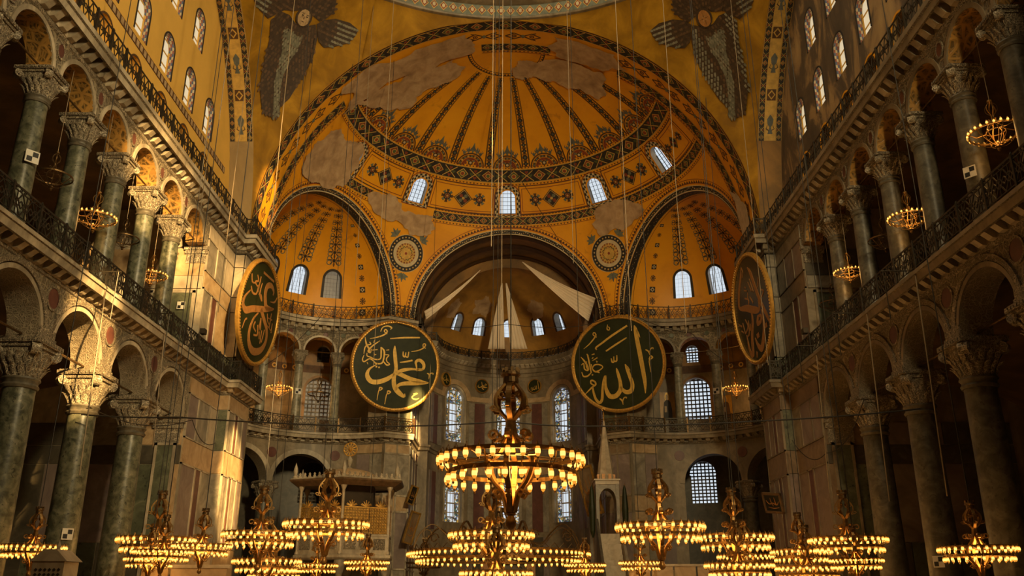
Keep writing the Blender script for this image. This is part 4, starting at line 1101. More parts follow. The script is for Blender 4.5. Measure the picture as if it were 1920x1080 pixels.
for a in WAZ:          # chequered window borders
    P = Paint(SM); ol_ = archwin(a, 34.2, 34.4 + 1.3 * ke, (SWR + .12) * ka, (SWR + .12) * ke, 14); pts = resample(ol_, (.17 * ka, .17 * ke))
    ccx, ccy = a, 36.8
    for j in range(len(pts)):
        p, q = pts[j], pts[(j + 1) % len(pts)]
        f = lambda t, s: (t[0] + (t[0] - ccx) * s * .32, t[1] + (t[1] - ccy) * s * .22)
        for r_ in range(2): P.poly([f(p, r_ * .5), f(q, r_ * .5), f(q, r_ * .5 + .5), f(p, r_ * .5 + .5)], (DK, CR)[(j + r_) % 2], 1)
    P.rib([f(p, 1.25) for p in pts] + [f(pts[0], 1.25)], .07, RD, 0, kaz(38), kel)
    P.build('painted_border', semi)
# ribs: one mesh about the pole axis, turned to each azimuth
SL = sphmap((0, 0, 0), RA)
def rib_mesh(e0, e1, name):
    P = Paint(SL); n = 26
    hw = lambda e: .30 - .10 * (e - 48) / 32
    for s in (-1, 1):
        for off, w, c in ((1.0, .05, BR), (.80, .035, DK)):
            P.rib([(s * off * hw(e) * kaz(e), e) for e in [e0 + (e1 - e0) * k / n for k in range(n + 1)]], w, c, 0, kaz(60), kel)
    m_ = int((e1 - e0) / (kel * .50))
    for k in range(m_):
        e = e0 + (e1 - e0) * (k + .5) / m_; h = hw(e) * .74; X = lambda x: x * kaz(e); Y = lambda y: e + y * kel
        if k % 3 == 1:
            P.disc(0, e, h * .95, DK, 1, 10, 0, kaz(e), kel); P.disc(0, e, h * .45, BL, 2, 8, 0, kaz(e), kel)
        else:
            P.poly([(X(-h), Y(0)), (X(0), Y(-h)), (X(h), Y(0)), (X(0), Y(h))], DK, 1); P.disc(0, e, h * .35, (BL, TE)[k % 2], 2, 6, 0, kaz(e), kel)
        for s in (-1, 1):
            P.poly([(X(-h * .9), Y(s * .25)), (X(h * .9), Y(s * .25)), (X(0), Y(s * .08))], BR, 1)
    return P.mb.mesh(name, PAL)
def semi_child(name, me, az):
    o = obj(name, me, semi, (0, CY, ZS)); o.rotation_euler = (0, 0, -R(az)); return o
RM = rib_mesh(48.9, 79.2, 'painted_rib'); RM2 = rib_mesh(48.9, 58.5, 'painted_rib_short'); RM3 = rib_mesh(48.9, 72, 'painted_rib_cut')
for az in (8.5, 25.5, 42.5): semi_child('painted_rib', RM, az); semi_child('painted_rib', RM, -az)
for az in (-59.5, 59.5): semi_child('painted_rib', RM3, az)
semi_child('painted_rib', RM2, -76.5); semi_child('painted_rib', RM3, 76.5)
P = Paint(SL)          # flowered lunette between rib feet
e0 = 48.7; kz = kaz(50)
def LX(x): return x * kz
def LY(y): return e0 + y * kel
for r0, r1, c in ((1.0, 1.12, BR), (.74, .95, BR), (.5, .70, RD)):
    P.mb.grid(lambda a, q: SL(LX(q * math.cos(a)), LY(q * math.sin(a)), -EPS), [PI * k / 16 for k in range(17)], [r0 * .95, r1 * .95], c)
for k in range(9):
    a = PI * (k + .5) / 9; P.disc(LX(.80 * math.cos(a)), LY(.80 * math.sin(a)), .085, (TE, GO)[k % 2], 2, 8, 0, kz, kel)
P.disc(LX(0), LY(.26), .2, BR, 1, 10, 0, kz, kel); P.disc(LX(0), LY(.26), .1, CR, 2, 8, 0, kz, kel)
for k in range(5): a = PI * (k + .5) / 5; P.disc(LX(.38 * math.cos(a)), LY(.1 + .38 * math.sin(a)), .09, (RD, TE)[k % 2], 1, 8, 0, kz, kel)
for x, y, h in ((0, 1.05, .85), (-.34, 1.0, .55), (.34, 1.0, .55), (-.66, .85, .36), (.66, .85, .36)):
    P.rib([(LX(x), LY(y)), (LX(x * 1.05), LY(y + h * .5)), (LX(x * 1.02), LY(y + h))], [.10, .26 * h + .06, .03], TE, 1, kz, kel)
    P.disc(LX(x), LY(y + h * .45), .09 + .08 * h, BL, 2, 8, 0, kz, kel)
    for s in (-1, 1): P.rib([(LX(x), LY(y + .1)), (LX(x + s * .2), LY(y + .3)), (LX(x + s * .12), LY(y + .45))], [.05, .09, .02], BL, 1, kz, kel)
LM = P.mb.mesh('painted_lunette', PAL)
for az in (0, 17, -17, 34, -34, 51, -51, 68, -68, 84, -84): semi_child('painted_lunette', LM, az)
P = Paint(SM); w = 17
P.rib([(-88 + 176 * k / 40, 80.0) for k in range(41)], .07, DK, 0, kaz(80), kel); P.rib([(-88 + 176 * k / 40, 80.9) for k in range(41)], .05, DK, 0, kaz(80), kel)
for k in range(34):
    a = -86 + 172 * k / 33; P.poly([(a - 2, 80.1), (a + 2, 80.1), (a, 80.8)], BR, 0)
P.build('painted_ring', semi)
# medallions
for a in (-33.6, 33.6):
    P = Paint(SM); X = lambda x: a + x * kaz(19); Y = lambda y: 19.2 + y * kel; kk = (kaz(19), kel)
    P.disc(a, 19.2, 1.42, DK, 1, 40, 1.02, *kk); P.disc(a, 19.2, 1.44, CR, 2, 40, 1.40, *kk); P.disc(a, 19.2, 1.05, CR, 2, 40, 1.01, *kk); P.disc(a, 19.2, 1.01, CR, 1, 40, .78, *kk); P.disc(a, 19.2, .78, GO, 1, 36, 0, *kk)
    for k in range(28):
        an = 2 * PI * k / 28; P.disc(X(1.22 * math.cos(an)), Y(1.22 * math.sin(an)), .07, CR if k % 2 else GO, 2, 5, 0, *kk)
    for k in range(20):
        an = 2 * PI * k / 20; P.poly([(X(.78 * math.cos(an - .12)), Y(.78 * math.sin(an - .12))), (X(.78 * math.cos(an + .12)), Y(.78 * math.sin(an + .12))), (X(.62 * math.cos(an)), Y(.62 * math.sin(an)))], RD, 2)
    for k in range(12):
        an = 2 * PI * k / 12; P.disc(X(.45 * math.cos(an)), Y(.45 * math.sin(an)), .12, (RD, GR, BR)[k % 3], 2, 8, .06, *kk); P.rib([(X(.1 * math.cos(an)), Y(.1 * math.sin(an))), (X(.34 * math.cos(an + .2)), Y(.34 * math.sin(an + .2)))], [.04, .12], (RD, GR)[k % 2], 2, *kk)
    P.disc(a, 19.2, .11, RD, 3, 8, 0, *kk)
    for (bx, by, an) in ((-1.05, 1.1, 2.3), (1.05, 1.1, .85), (0, -1.5, -PI / 2)):
        for q in (-.7, -.35, 0, .35, .7):
            P.rib([(X(bx + .05 * math.cos(an + q)), Y(by + .05 * math.sin(an + q))), (X(bx + .4 * math.cos(an + q * 1.3)), Y(by + .4 * math.sin(an + q * 1.3))), (X(bx + (.72 - .25 * abs(q)) * math.cos(an + q * 1.6)), Y(by + (.72 - .25 * abs(q)) * math.sin(an + q * 1.6)))], [.12, .22, .03], (BL, TE)[int(abs(q) > .2)], 1, *kk)
    P.build('painted_medallion', semi)
# borders round the three arches cut into the half-dome
def rimmap(phi, d):
    rho = math.acos(d / RA); nx, ny = math.sin(R(phi)), math.cos(R(phi)); tx, ty_ = math.cos(R(phi)), -math.sin(R(phi))
    def f(s, t, dd=0):     # s metres along the arch, t metres out from the edge
        th = PI - s / (RA * math.sin(rho)); q = rho + t / RA; rr = RA + dd; c = math.cos(q); k = math.sin(q)
        return (rr * (c * nx + k * math.cos(th) * tx), CY + rr * (c * ny + k * math.cos(th) * ty_), ZS + rr * k * math.sin(th))
    return f, PI * RA * math.sin(rho)
for phi, d in ((-63, DE), (0, DB), (63, DE)):
    f, ln = rimmap(phi, d); P = Paint(f); s0, s1 = (1.2, ln - .1) if phi < 0 else (.1, ln - 1.2) if phi > 0 else (.1, ln - .1)
    nn = 60
    for t0, t1, c in ((.0, .07, CR), (.07, .34, DK), (.34, .40, CR), (.52, .57, RD), (.80, .84, RD)): P.rect(s0, s1, t0, t1, c, 0, nn, 1)
    k = s0
    while k < s1 - .2:
        P.poly([(k, .57), (k + .22, .57), (k + .11, .76)], BR, 0); k += .24
    k = s0; rn = random.Random(5)
    while k < s1 - .2:
        P.disc(k, .20 + rn.uniform(-.08, .08), rn.uniform(.03, .055), (GO, CR)[int(rn.random() < .5)], 1, 5); k += .16
    P.build('painted_border', semi)
# bare plaster patches where the paint has fallen
def patch(parent, fm, pts, step, jit=.5, mat='plaster', d=-.10):
    q = MB(); o = blob(pts, jit, step); sheet(q, lambda u, v: fm(u, v, d), o, (), (step[0] * 2, step[1] * 2)); return q.build('bare_plaster_patch', M[mat], parent)
patch(semi, SM, [(-89, 43), (-88, 57), (-88, 66), (-87, 76), (-66, 78), (-59, 72), (-66, 66), (-62.5, 59), (-70, 55), (-80, 51)], (2, 1))
patch(semi, SM, [(60, 84), (88, 74), (88, 65), (75, 62), (65.6, 61), (63, 67), (53, 73.6), (26, 79), (10, 80.5), (12, 83)], (2, 1))
patch(semi, SM, [(-86, 25.4), (-87.3, 34.5), (-83, 41.2), (-73, 41.5), (-68, 43), (-63.9, 36), (-65, 30), (-74.8, 27)], (1.5, 1))
patch(semi, SM, [(-54, 32), (-43, 34.6), (-38, 31), (-27, 31.8), (-25.4, 28), (-29.6, 25.3), (-33.7, 24.8), (-40.3, 27.8), (-49, 28)], (1.2, .8))
patch(semi, SM, [(32.5, 32.6), (45.8, 32.4), (50.7, 28), (41, 24.5), (32.6, 24.7), (30, 28.7)], (1.2, .8))
for o_ in ([(-38, 34), (-22, 33), (-18, 44), (-30, 52), (-42, 46)], [(24, 30), (36, 33), (40, 44), (28, 48), (20, 40)], [(-68, 24), (-58, 26), (-56, 40), (-66, 42)]): patch(ad, AM, o_, (2.5, 2), .5, d=-.04)
# great arch soffit: two borders, a scroll band, fallen plaster
sm = lambda s, t, d=0: soff(PI - s / RA, 45.9 + t, d)      # s along the arch from the left, t metres deep
LN = PI * RA
P = Paint(sm); ornband(P, LN - .4, .85, .2, .55, .95); P.rect(.2, LN - .2, .0, .08, DK, 1, 80, 1); P.build('painted_band', arch_e)
P = Paint(sm); ornband(P, 11.4, .72, .2, 2.85, .8, (1,)); ornband(P, 15.4, .72, LN - 15.6, 2.85, .8, (1,)); ornband(P, 4.6, .72, 21.6, 2.85, .8, (1,)); P.build('painted_band', arch_e)
P = Paint(sm)
def scroll_unit(P, c, tc, l, h, m=BR):
    P.rib([(c - l * .5, tc), (c - l * .25, tc + h), (c, tc), (c + l * .25, tc - h), (c + l * .5, tc)], .10, m, 0); P.rib([(c - l * .5, tc), (c - l * .25, tc - h), (c, tc), (c + l * .25, tc + h), (c + l * .5, tc)], .10, m, 0)
    for s in (-1, 1):
        P.disc(c + s * l * .25, tc, h * .55, m, 0, 10, h * .30); P.disc(c + s * l * .25, tc, h * .2, m, 0, 6)
        for q in (-1, 1): P.rib([(c + s * l * .25, tc + q * h * .9), (c + s * l * .36, tc + q * h * 1.25), (c + s * l * .30, tc + q * h * .5)], [.10, .16, .03], m, 0)
    P.poly([(c - .16, tc), (c, tc - .2), (c + .16, tc), (c, tc + .2)], TE, 1)
for k in range(18):
    c = 1.4 + k * 2.55
    if 12.4 < c < 20.6 or 26.6 < c < 30.2: continue
    scroll_unit(P, c, 1.68, 2.3, .30)
P.build('painted_scroll', arch_e)
patch(arch_e, sm, [(11.6, 3.4), (11.8, 1.1), (20.6, 1.1), (21, 2.0), (20.5, 3.4)], (.5, .3), .45, d=-.10)
patch(arch_e, sm, [(26.8, 3.4), (26.4, 1.2), (30.6, 1.15), (31.6, 2.2), (30.6, 2.6), (30, 3.4)], (.5, .3), .45, d=-.10)
patch(arch_e, sm, [(LN - 2.2, 3.4), (LN - 4.6, 3.35), (LN - 3.8, 2.4), (LN - 2.6, 1.5), (LN - .1, 1.6), (LN - .1, 3.4)], (.4, .3), .45, 'p_pale', d=-.10)
# exedra half-domes
for sx, sd in SIDES:
    ed = bpy.data.objects['ceiling_exedra_%s' % sd]
    EM = lambda u, el, d=0: (sx * (EX + (ER + d) * math.cos(R(el)) * math.cos(R(u))), EY + (ER + d) * math.cos(R(el)) * math.sin(R(u)), ZS + (ER + d) * math.sin(R(el)))
    ke_ = math.degrees(1 / ER); kz_ = lambda e: math.degrees(1 / (ER * math.cos(R(e))))
    for u in (5.5, 29, 52.5, 76):
        P = Paint(EM)
        for k in range(8):
            e = 37.5 + k * 5.6; w = .62 * (1 - .55 * k / 8); X = lambda x: u + x * kz_(e) * w; Y = lambda y: e + y * ke_ * w
            kk = (kz_(e) * w, ke_ * w)
            P.poly([(X(-.22), Y(0)), (X(0), Y(-.3)), (X(.22), Y(0)), (X(0), Y(.3))], DK, 1)
            for s in (-1, 1):
                P.disc(X(s * .55), Y(.28), .34, TE, 0, 10, .22, *kk); P.disc(X(s * .55), Y(-.28), .34, TE, 0, 10, .22, *kk)
                P.rib([(X(s * .15), Y(0)), (X(s * .5), Y(.1)), (X(s * .95), Y(.0))], [.05, .16, .03], BR, 1, *kk)
                P.rib([(X(0), Y(s * .2)), (X(0), Y(s * .5)), (X(0), Y(s * .78))], [.08, .24, .08], BR, 0, *kk)
            for a in range(4): an = PI / 4 + a * PI / 2; P.rib([(X(.1 * math.cos(an)), Y(.1 * math.sin(an))), (X(.62 * math.cos(an)), Y(.62 * math.sin(an)))], [.06, .14], BR, 1, *kk)
        P.build('painted_strip', ed)
    P = Paint(EM)
    for k in range(9):
        e = 4 + k * 7.4; w = .24 * (1 - .055 * k); X = lambda x: 97 + x * kz_(e) * w; Y = lambda y: e + y * ke_ * w
        if k % 2 == 0:
            P.poly([(X(-1), Y(-1)), (X(1), Y(-1)), (X(1), Y(1)), (X(-1), Y(1))], DK, 0); P.poly([(X(-.8), Y(0)), (X(0), Y(-.8)), (X(.8), Y(0)), (X(0), Y(.8))], CR, 1); P.poly([(X(-.4), Y(0)), (X(0), Y(-.4)), (X(.4), Y(0)), (X(0), Y(.4))], DK, 2)
        else:
            for a in range(8): an = a * PI / 4; P.rib([(X(0), Y(0)), (X(1.0 * math.cos(an)), Y(1.2 * math.sin(an)))], [.1, .5], (DK, BR)[a % 2], 0, kz_(e) * w, ke_ * w)
    P.build('painted_chain', ed)
    # dark mosaic rim just inside the arch
    n_ = (math.sin(R(63)) * sx, math.cos(R(63))); t_ = (math.cos(R(63)) * sx, -math.sin(R(63)))
    def RMf(th, be, d=0):
        r = ER + d; c = math.cos(be); return (sx * EX + r * (c * math.cos(th) * t_[0] + math.sin(be) * n_[0]), EY + r * (c * math.cos(th) * t_[1] + math.sin(be) * n_[1]), ZS + r * c * math.sin(th))
    P = Paint(RMf); P.rect(.02, PI - .02, .0, .085, DK, 1, 48, 1); P.rect(.02, PI - .02, .085, .093, GO, 1, 48, 1); P.rect(.02, PI - .02, .11, .115, BR, 1, 48, 1)
    rn = random.Random(8)
    for k in range(150):
        P.disc(.04 + (PI - .08) * k / 150, rn.uniform(.02, .07), .005, (GO, TE, CR)[k % 3], 2, 5)
    P.build('painted_rim', ed)
# side arch soffits: ornamented strip near the pier
for sx, sd in SIDES:
    sa = bpy.data.objects['ceiling_arch_%s' % sd]
    fm = lambda s, t, d=0: (sx * (14.8 + t), DC + (RA + d) * math.cos(s / RA), ZS + (RA + d) * math.sin(s / RA))
    P = Paint(fm); P.rect(5.6, 20, .38, 1.05, GO, 0, 24, 1); ornband(P, 14.4, .34, 5.6, .2, .42); ornband(P, 14.4, .3, 5.6, 1.22, .42)
    for k in range(8):
        c = 6.5 + k * 1.75; tc = .71
        if k % 2 == 0:
            P.rib([(c - .5, tc), (c - .1, tc), (c + .05, tc), (c + .35, tc), (c + .6, tc)], [.3, .08, .3, .38, .05], BL, 1)
            for s in (-1, 1): P.rib([(c - .35, tc), (c - .2, tc + s * .24), (c, tc + s * .16)], [.04, .05, .02], DK, 1)
        else:
            P.poly([(c - .32, tc - .26), (c + .32, tc - .26), (c + .32, tc + .26), (c - .32, tc + .26)], BR, 1); P.poly([(c - .28, tc), (c, tc - .23), (c + .28, tc), (c, tc + .23)], GO, 2); P.poly([(c - .18, tc), (c, tc - .15), (c + .18, tc), (c, tc + .15)], BR, 3)
    P.build('painted_strip', sa)
    # border between pendentive and side arch
# winged mosaic figures on the pendentives (generic six-winged shape)
WINGS = dict(
    body=[(-50.8, 36.1), (-51.6, 33.8), (-50.4, 31.3), (-49.9, 28.4), (-49.3, 25.4), (-49.0, 23.9), (-47.6, 21.2), (-46.7, 20.0), (-44.9, 20.0), (-43.9, 20.6), (-44.2, 22.1), (-43.0, 24.0), (-42.1, 27.0), (-41.3, 30.1), (-41.1, 32.4), (-41.6, 35.3), (-42.9, 36.9), (-45.1, 35.7), (-46.9, 35.6), (-48.7, 36.3)],
    side=[(-56.5, 35.3), (-54.8, 34.6), (-52.3, 34.1), (-51.3, 35.2), (-50.0, 36.6), (-47.9, 37.3), (-48.6, 38.8), (-53, 38.6), (-56.4, 37.6)],
    top=[(-51.5, 38.8), (-49.8, 37.9), (-47.9, 37.3), (-45.7, 38.8), (-44.4, 38.0), (-42.2, 37.6), (-41.1, 38.6), (-40.1, 40.0), (-40.6, 41.8), (-41.2, 42.9), (-46, 43.5), (-50, 42)],
    wing=[(-42.7, 37.0), (-41.6, 38.1), (-39.3, 39.1), (-36.1, 39.4), (-33.8, 38.8), (-34.0, 37.7), (-35.0, 36.2), (-37.6, 34.8), (-39.6, 34.0), (-41.1, 34.6)],
    inner=[(-48.6, 34.3), (-46.5, 34.3), (-45.7, 33.8), (-44.4, 34.5), (-44.6, 31.8), (-45.1, 30.0), (-45.5, 26.9), (-45.1, 24.6), (-43.9, 20.6), (-44.9, 20.0), (-46.6, 25.3), (-47.0, 28.0), (-47.3, 30.8)])
Rp = RA * math.sqrt(2)
for sx, sd in SIDES:
    pn = bpy.data.objects['ceiling_pendentive_%s' % sd]
    fm0 = sphmap((0, DC, ZS), Rp)
    fm = (lambda u, v, d=0: fm0(u, v, d - .03)) if sx < 0 else (lambda u, v, d=0: fm0(-u - (.6 if sx > 0 else 0), v, d - .03))
    P = Paint(fm); rn = random.Random(11); kk = (1.25, 1.0)
    for lay, (nm, base) in enumerate((('top', BR), ('side', BR), ('wing', BR), ('body', BR), ('inner', TE))):
        o = WINGS[nm]; i = MB(); sheet(P.mb, lambda u, v: fm(u, v, -EPS * (1 + lay)), o, (), (1.6, 1.6), 8 if base == BR else 9)
        xs = [p[0] for p in o]; ys = [p[1] for p in o]; cx, cy = -45.8, 37.2
        G = []; y = max(ys)
        row = 0; st = .62 if nm == 'inner' else .78
        while y > min(ys):
            x = min(xs) + (row % 2) * st * .4
            while x < max(xs): G.append((x, y)); x += st * .8
            y -= st; row += 1
        ok = pip(np.array(G), o)
        for g, k in zip(G, ok):
            if not k: continue
            if nm in ('body', 'inner'): dx, dy = (g[0] - (-45.8)) * .12, -1
            else: dx, dy = g[0] - cx, (g[1] - cy) * .8
            l = math.hypot(dx, dy) or 1; dx, dy = dx / l, dy / l; h = st * rn.uniform(.75, 1.1); w = st * .5
            far = math.hypot(g[0] - cx, g[1] - cy)
            c = rn.choice((10, 11, 8)) if not (nm == 'inner' or (nm in ('wing', 'side') and far > 7.2) or (sx > 0 and nm == 'body' and abs(g[0] + 46.4) > 3.0 - .1 * (35 - g[1]))) else rn.choice((9, 12, 12))
            P.mb.poly([fm(a, b, -EPS * (2 + lay) - .002) for a, b in ((g[0] - dy * w * .5, g[1] + dx * w * .5), (g[0] + dx * h * .7 - dy * w * .45, g[1] + dy * h * .7 + dx * w * .45), (g[0] + dx * h, g[1] + dy * h), (g[0] + dx * h * .7 + dy * w * .45, g[1] + dy * h * .7 - dx * w * .45), (g[0] + dy * w * .5, g[1] - dx * w * .5))], c)
    # face: plain oval with simple features on one side, a gilt cover on the other
    def oval(cx, cy, a, b, m, l, n=16): P.mb.poly([fm(cx + a * math.cos(2 * PI * k / n), cy + b * math.sin(2 * PI * k / n), -EPS * l) for k in range(n)], m)
    oval(-45.8, 37.1, 1.75, 1.65, 8, 7); oval(-45.8, 37.0, 1.3, 1.38, 13 if sx < 0 else 14, 8)
    if sx < 0:
        for s in (-1, 1): oval(-45.75 + s * .5, 37.3, .24, .1, 8, 9, 8); P.mb.poly([fm(a, b, -EPS * 9) for a, b in ((-45.75 + s * .2, 37.55), (-45.75 + s * .8, 37.6), (-45.75 + s * .8, 37.67), (-45.75 + s * .2, 37.64))], 8)
        P.mb.poly([fm(a, b, -EPS * 9) for a, b in ((-45.8, 37.4), (-45.65, 36.75), (-45.9, 36.75))], 15); oval(-45.75, 36.35, .28, .07, 8, 9, 8)
    else:
        for k in range(8):
            a = k * PI / 4; P.mb.poly([fm(-45.8 + q * math.cos(a + t), 37.0 + q * math.sin(a + t), -EPS * 9) for q, t in ((.25, -.2), (1.15, 0), (.25, .2))], 13 if k % 2 else 8)
    P.mb.build('winged_figure_mosaic', PAL + [M['f_dark'], M['f_grey'], M['f_b1'], M['f_b2'], M['f_g2'], M['f_skin'], M['gilt_dull'], M['t_brown']], pn)
# ---------------------------------------------------------------- calligraphy roundels
S_MUH = [[(485,350,6),(488,400,28),(500,480,32),(512,560,30),(500,640,34),(510,710,40),(545,760,44),(598,797,24),(603,770,4)],
 [(505,600,20),(450,650,36),(380,685,40),(320,690,40),(285,660,40),(275,620,30),(290,580,18),(330,545,8),(352,528,4)],
 [(745,540,10),(720,548,14),(650,545,20),(580,560,30),(530,590,34),(560,605,36),(640,635,36),(720,650,34),(800,655,6)],
 [(692,562,5),(682,510,14),(676,478,22),(705,458,28),(738,480,30),(748,515,26),(735,540,20),(690,540,14)],
 [(520,745,20),(545,700,26),(600,680,34),(700,668,36),(795,660,8)],
 [(440,290,8),(560,268,14),(695,252,12)], [(540,495,8),(590,484,14),(645,466,14)],
 [(560,395,8),(563,430,13),(578,440,12),(584,400,8)], [(584,436,12),(603,440,12),(608,392,8)],
 [(270,310,4),(330,290,10),(385,262,12),(410,230,12),(395,212,10),(385,230,8),(412,252,8)], [(355,235,6),(370,195,8),(410,178,10),(445,190,12),(435,208,4)],
 [(630,388,4),(690,370,10),(735,340,10),(748,310,10),(730,305,8),(728,330,8),(752,345,6)],
 [(230,300,4),(245,360,14),(270,400,14),(275,430,10)], [(355,320,6),(300,370,12),(265,420,12),(285,435,8),(290,400,8)], [(270,340,8),(282,358,9),(250,372,9),(235,400,10),(232,450,5)],
 [(370,375,10),(375,430,12),(372,480,10),(330,490,10),(290,475,10),(260,465,8),(258,440,6)],
 [(372,378,10),(400,410,14),(400,480,12),(385,520,12),(340,525,12),(310,500,10),(280,490,10),(240,520,10),(225,500,10),(235,460,4)],
 [(400,500,8),(430,530,12),(455,520,8),(430,500,8),(425,470,10),(442,440,8),(410,440,8)], [(300,410,6),(342,400,8)], [(415,398,4),(440,392,8)], [(316,428,6),(320,450,9),(334,444,6)],
 [(338,555,14),(352,552,14)], [(362,560,12),(374,556,12)], [(265,522,7),(274,540,4)], [(310,320,6),(304,345,4)],
 [(385,760,8),(390,735,12),(410,742,10),(397,758,8),(382,768,8),(375,850,5)], [(455,785,8),(460,760,12),(482,768,10),(467,784,8),(450,795,8),(442,880,5)], [(676,768,8),(710,760,10),(678,782,10),(668,803,10),(700,815,12),(728,800,5)],
 [(780,570,8),(800,582,12),(798,622,3)], [(798,590,8),(812,568,9),(832,566,9),(832,580,4)]]
S_ALL = [[(692,175,6),(700,215,32),(705,300,36),(720,450,38),(733,600,36),(740,700,30),(736,800,6)], [(705,215,18),(722,260,14),(732,292,3)],
 [(588,520,6),(600,560,26),(620,640,30),(635,710,34),(620,765,38),(580,775,36),(550,750,28),(535,720,16)], [(603,545,16),(626,582,3)],
 [(512,548,6),(520,590,24),(535,680,30),(530,750,36),(490,800,40),(440,800,40),(415,750,34),(408,690,22),(415,610,14),(395,650,16),(380,730,20),(370,820,24),(345,850,24),(315,810,22),(300,740,18),(298,700,14)],
 [(222,768,3),(265,728,12),(300,698,14),(325,682,14),(320,655,14),(290,640,14),(286,668,12),(318,690,10)],
 [(358,362,12),(352,342,14),(400,310,16),(500,245,18),(633,170,16)], [(435,385,12),(520,335,16),(620,280,10)],
 [(475,455,8),(480,488,14),(495,490,10),(498,440,8)], [(500,485,12),(520,482,12),(525,432,8)],
 [(245,342,3),(300,300,10),(345,250,12),(360,220,12),(345,198,8),(336,220,8),(366,246,7)], [(468,140,6),(460,180,10),(475,192,9),(482,172,8),(466,158,6)],
 [(215,415,4),(240,450,14),(265,500,14),(275,540,10)], [(275,400,12),(285,480,14),(295,572,10)], [(213,490,6),(235,478,10),(240,530,12),(270,545,10),(256,508,8),(262,460,6)], [(213,555,6),(225,595,12),(260,597,14),(292,570,8)],
 [(300,490,8),(310,540,12),(340,565,14),(397,530,8),(370,502,12),(330,500,12),(312,522,8)], [(330,562,8),(366,576,10)], [(310,405,8),(336,398,10)], [(310,440,8),(322,430,8)], [(312,460,6),(358,436,10)], [(345,462,5),(350,480,6),(358,466,4)], [(298,588,12),(310,592,12)], [(268,392,8),(278,405,8)],
 [(768,408,8),(790,425,12),(800,462,3)], [(795,440,8),(815,402,9),(832,400,9),(830,412,4)], [(790,500,8),(805,470,12),(820,484,12),(802,500,10),(790,520,8),(796,618,4)],
 [(518,828,8),(538,848,14),(543,886,3)], [(541,856,8),(556,824,10),(576,822,9),(572,834,3)]]
S_UMR = [[(255,202,14),(355,192,12)], [(368,312,6),(368,272,18),(340,247,28),(308,280,34),(302,350,34),(315,420,34),(335,460,34),(396,418,8)],
 [(390,424,12),(340,470,28),(290,510,34),(220,570,36),(172,622,36),(147,590,24),(150,520,14),(180,440,6)],
 [(290,512,28),(330,570,30),(370,640,28),(380,740,26),(350,840,36),(290,893,40),(247,850,34),(232,750,22),(245,640,14),(275,560,8)], [(305,580,8),(310,645,20),(316,685,4)],
 [(168,300,8),(182,360,10),(205,350,8)], [(212,268,6),(228,305,12),(206,338,10),(226,358,8),(236,338,6)], [(243,255,6),(240,400,10)], [(262,298,6),(258,400,10),(282,442,8)], [(180,400,8),(200,442,12),(232,420,10),(236,340,6)], [(248,412,8),(270,400,9),(286,442,6)],
 [(355,384,4),(392,355,10),(408,298,8)], [(350,500,6),(365,560,8),(380,575,6)], [(385,470,6),(388,600,8)], [(408,545,6),(412,632,8)], [(368,598,6),(415,618,6)], [(362,530,5),(400,520,6)],
 [(265,648,10),(258,698,10),(282,722,8)], [(290,655,10),(300,738,10),(268,762,10)], [(330,675,8),(335,792,8)], [(352,650,8),(345,772,8)], [(310,700,7),(322,760,7)], [(196,678,10),(184,700,8),(174,780,4)]]
S_ABU = [[(255,132,6),(240,200,18),(210,290,22),(190,380,20),(190,440,18),(240,490,34),(300,570,36),(330,590,18),(336,515,12)], [(255,132,8),(262,180,6),(250,220,3)],
 [(300,185,6),(315,250,24),(330,400,26),(350,560,26),(375,700,22),(388,782,4)], [(272,560,18),(266,640,22),(240,760,26),(225,890,30),(206,840,20),(204,700,7)],
 [(312,638,20),(298,690,20),(325,692,18),(332,650,14),(310,638,12)], [(345,610,12),(345,700,18),(330,800,26),(298,900,34),(275,860,24),(262,780,8)], [(278,782,22),(298,780,22)], [(345,760,20),(365,758,20)], [(258,895,14),(250,942,3)],
 [(284,300,5),(300,400,9)], [(300,288,5),(312,420,8)], [(240,400,7),(266,440,9),(258,482,7)], [(280,430,7),(296,502,9)], [(246,335,7),(268,362,7)], [(255,310,5),(262,330,6)], [(270,380,6),(262,420,6)],
 [(158,560,7),(182,602,8)], [(190,575,6),(196,682,8)], [(214,568,6),(226,640,9),(200,682,8)], [(236,596,6),(226,702,8),(208,722,6)], [(246,638,6),(238,692,7)], [(170,630,6),(186,660,7)],
 [(344,418,4),(366,352,8)], [(368,462,7),(382,490,8),(364,520,5)]]
def smooth_pts(st, n=4):
    out = []; k = len(st)
    for i in range(k - 1):
        p0, p1, p2, p3 = st[max(i - 1, 0)], st[i], st[i + 1], st[min(i + 2, k - 1)]
        for q in range(n):
            t = q / n; out.append(tuple(.5 * ((2 * b) + (-a + c) * t + (2 * a - 5 * b + 4 * c - d) * t * t + (-a + 3 * b - 3 * c + d) * t ** 3) for a, b, c, d in zip(p0, p1, p2, p3)))
    out.append(tuple(st[-1])); return out
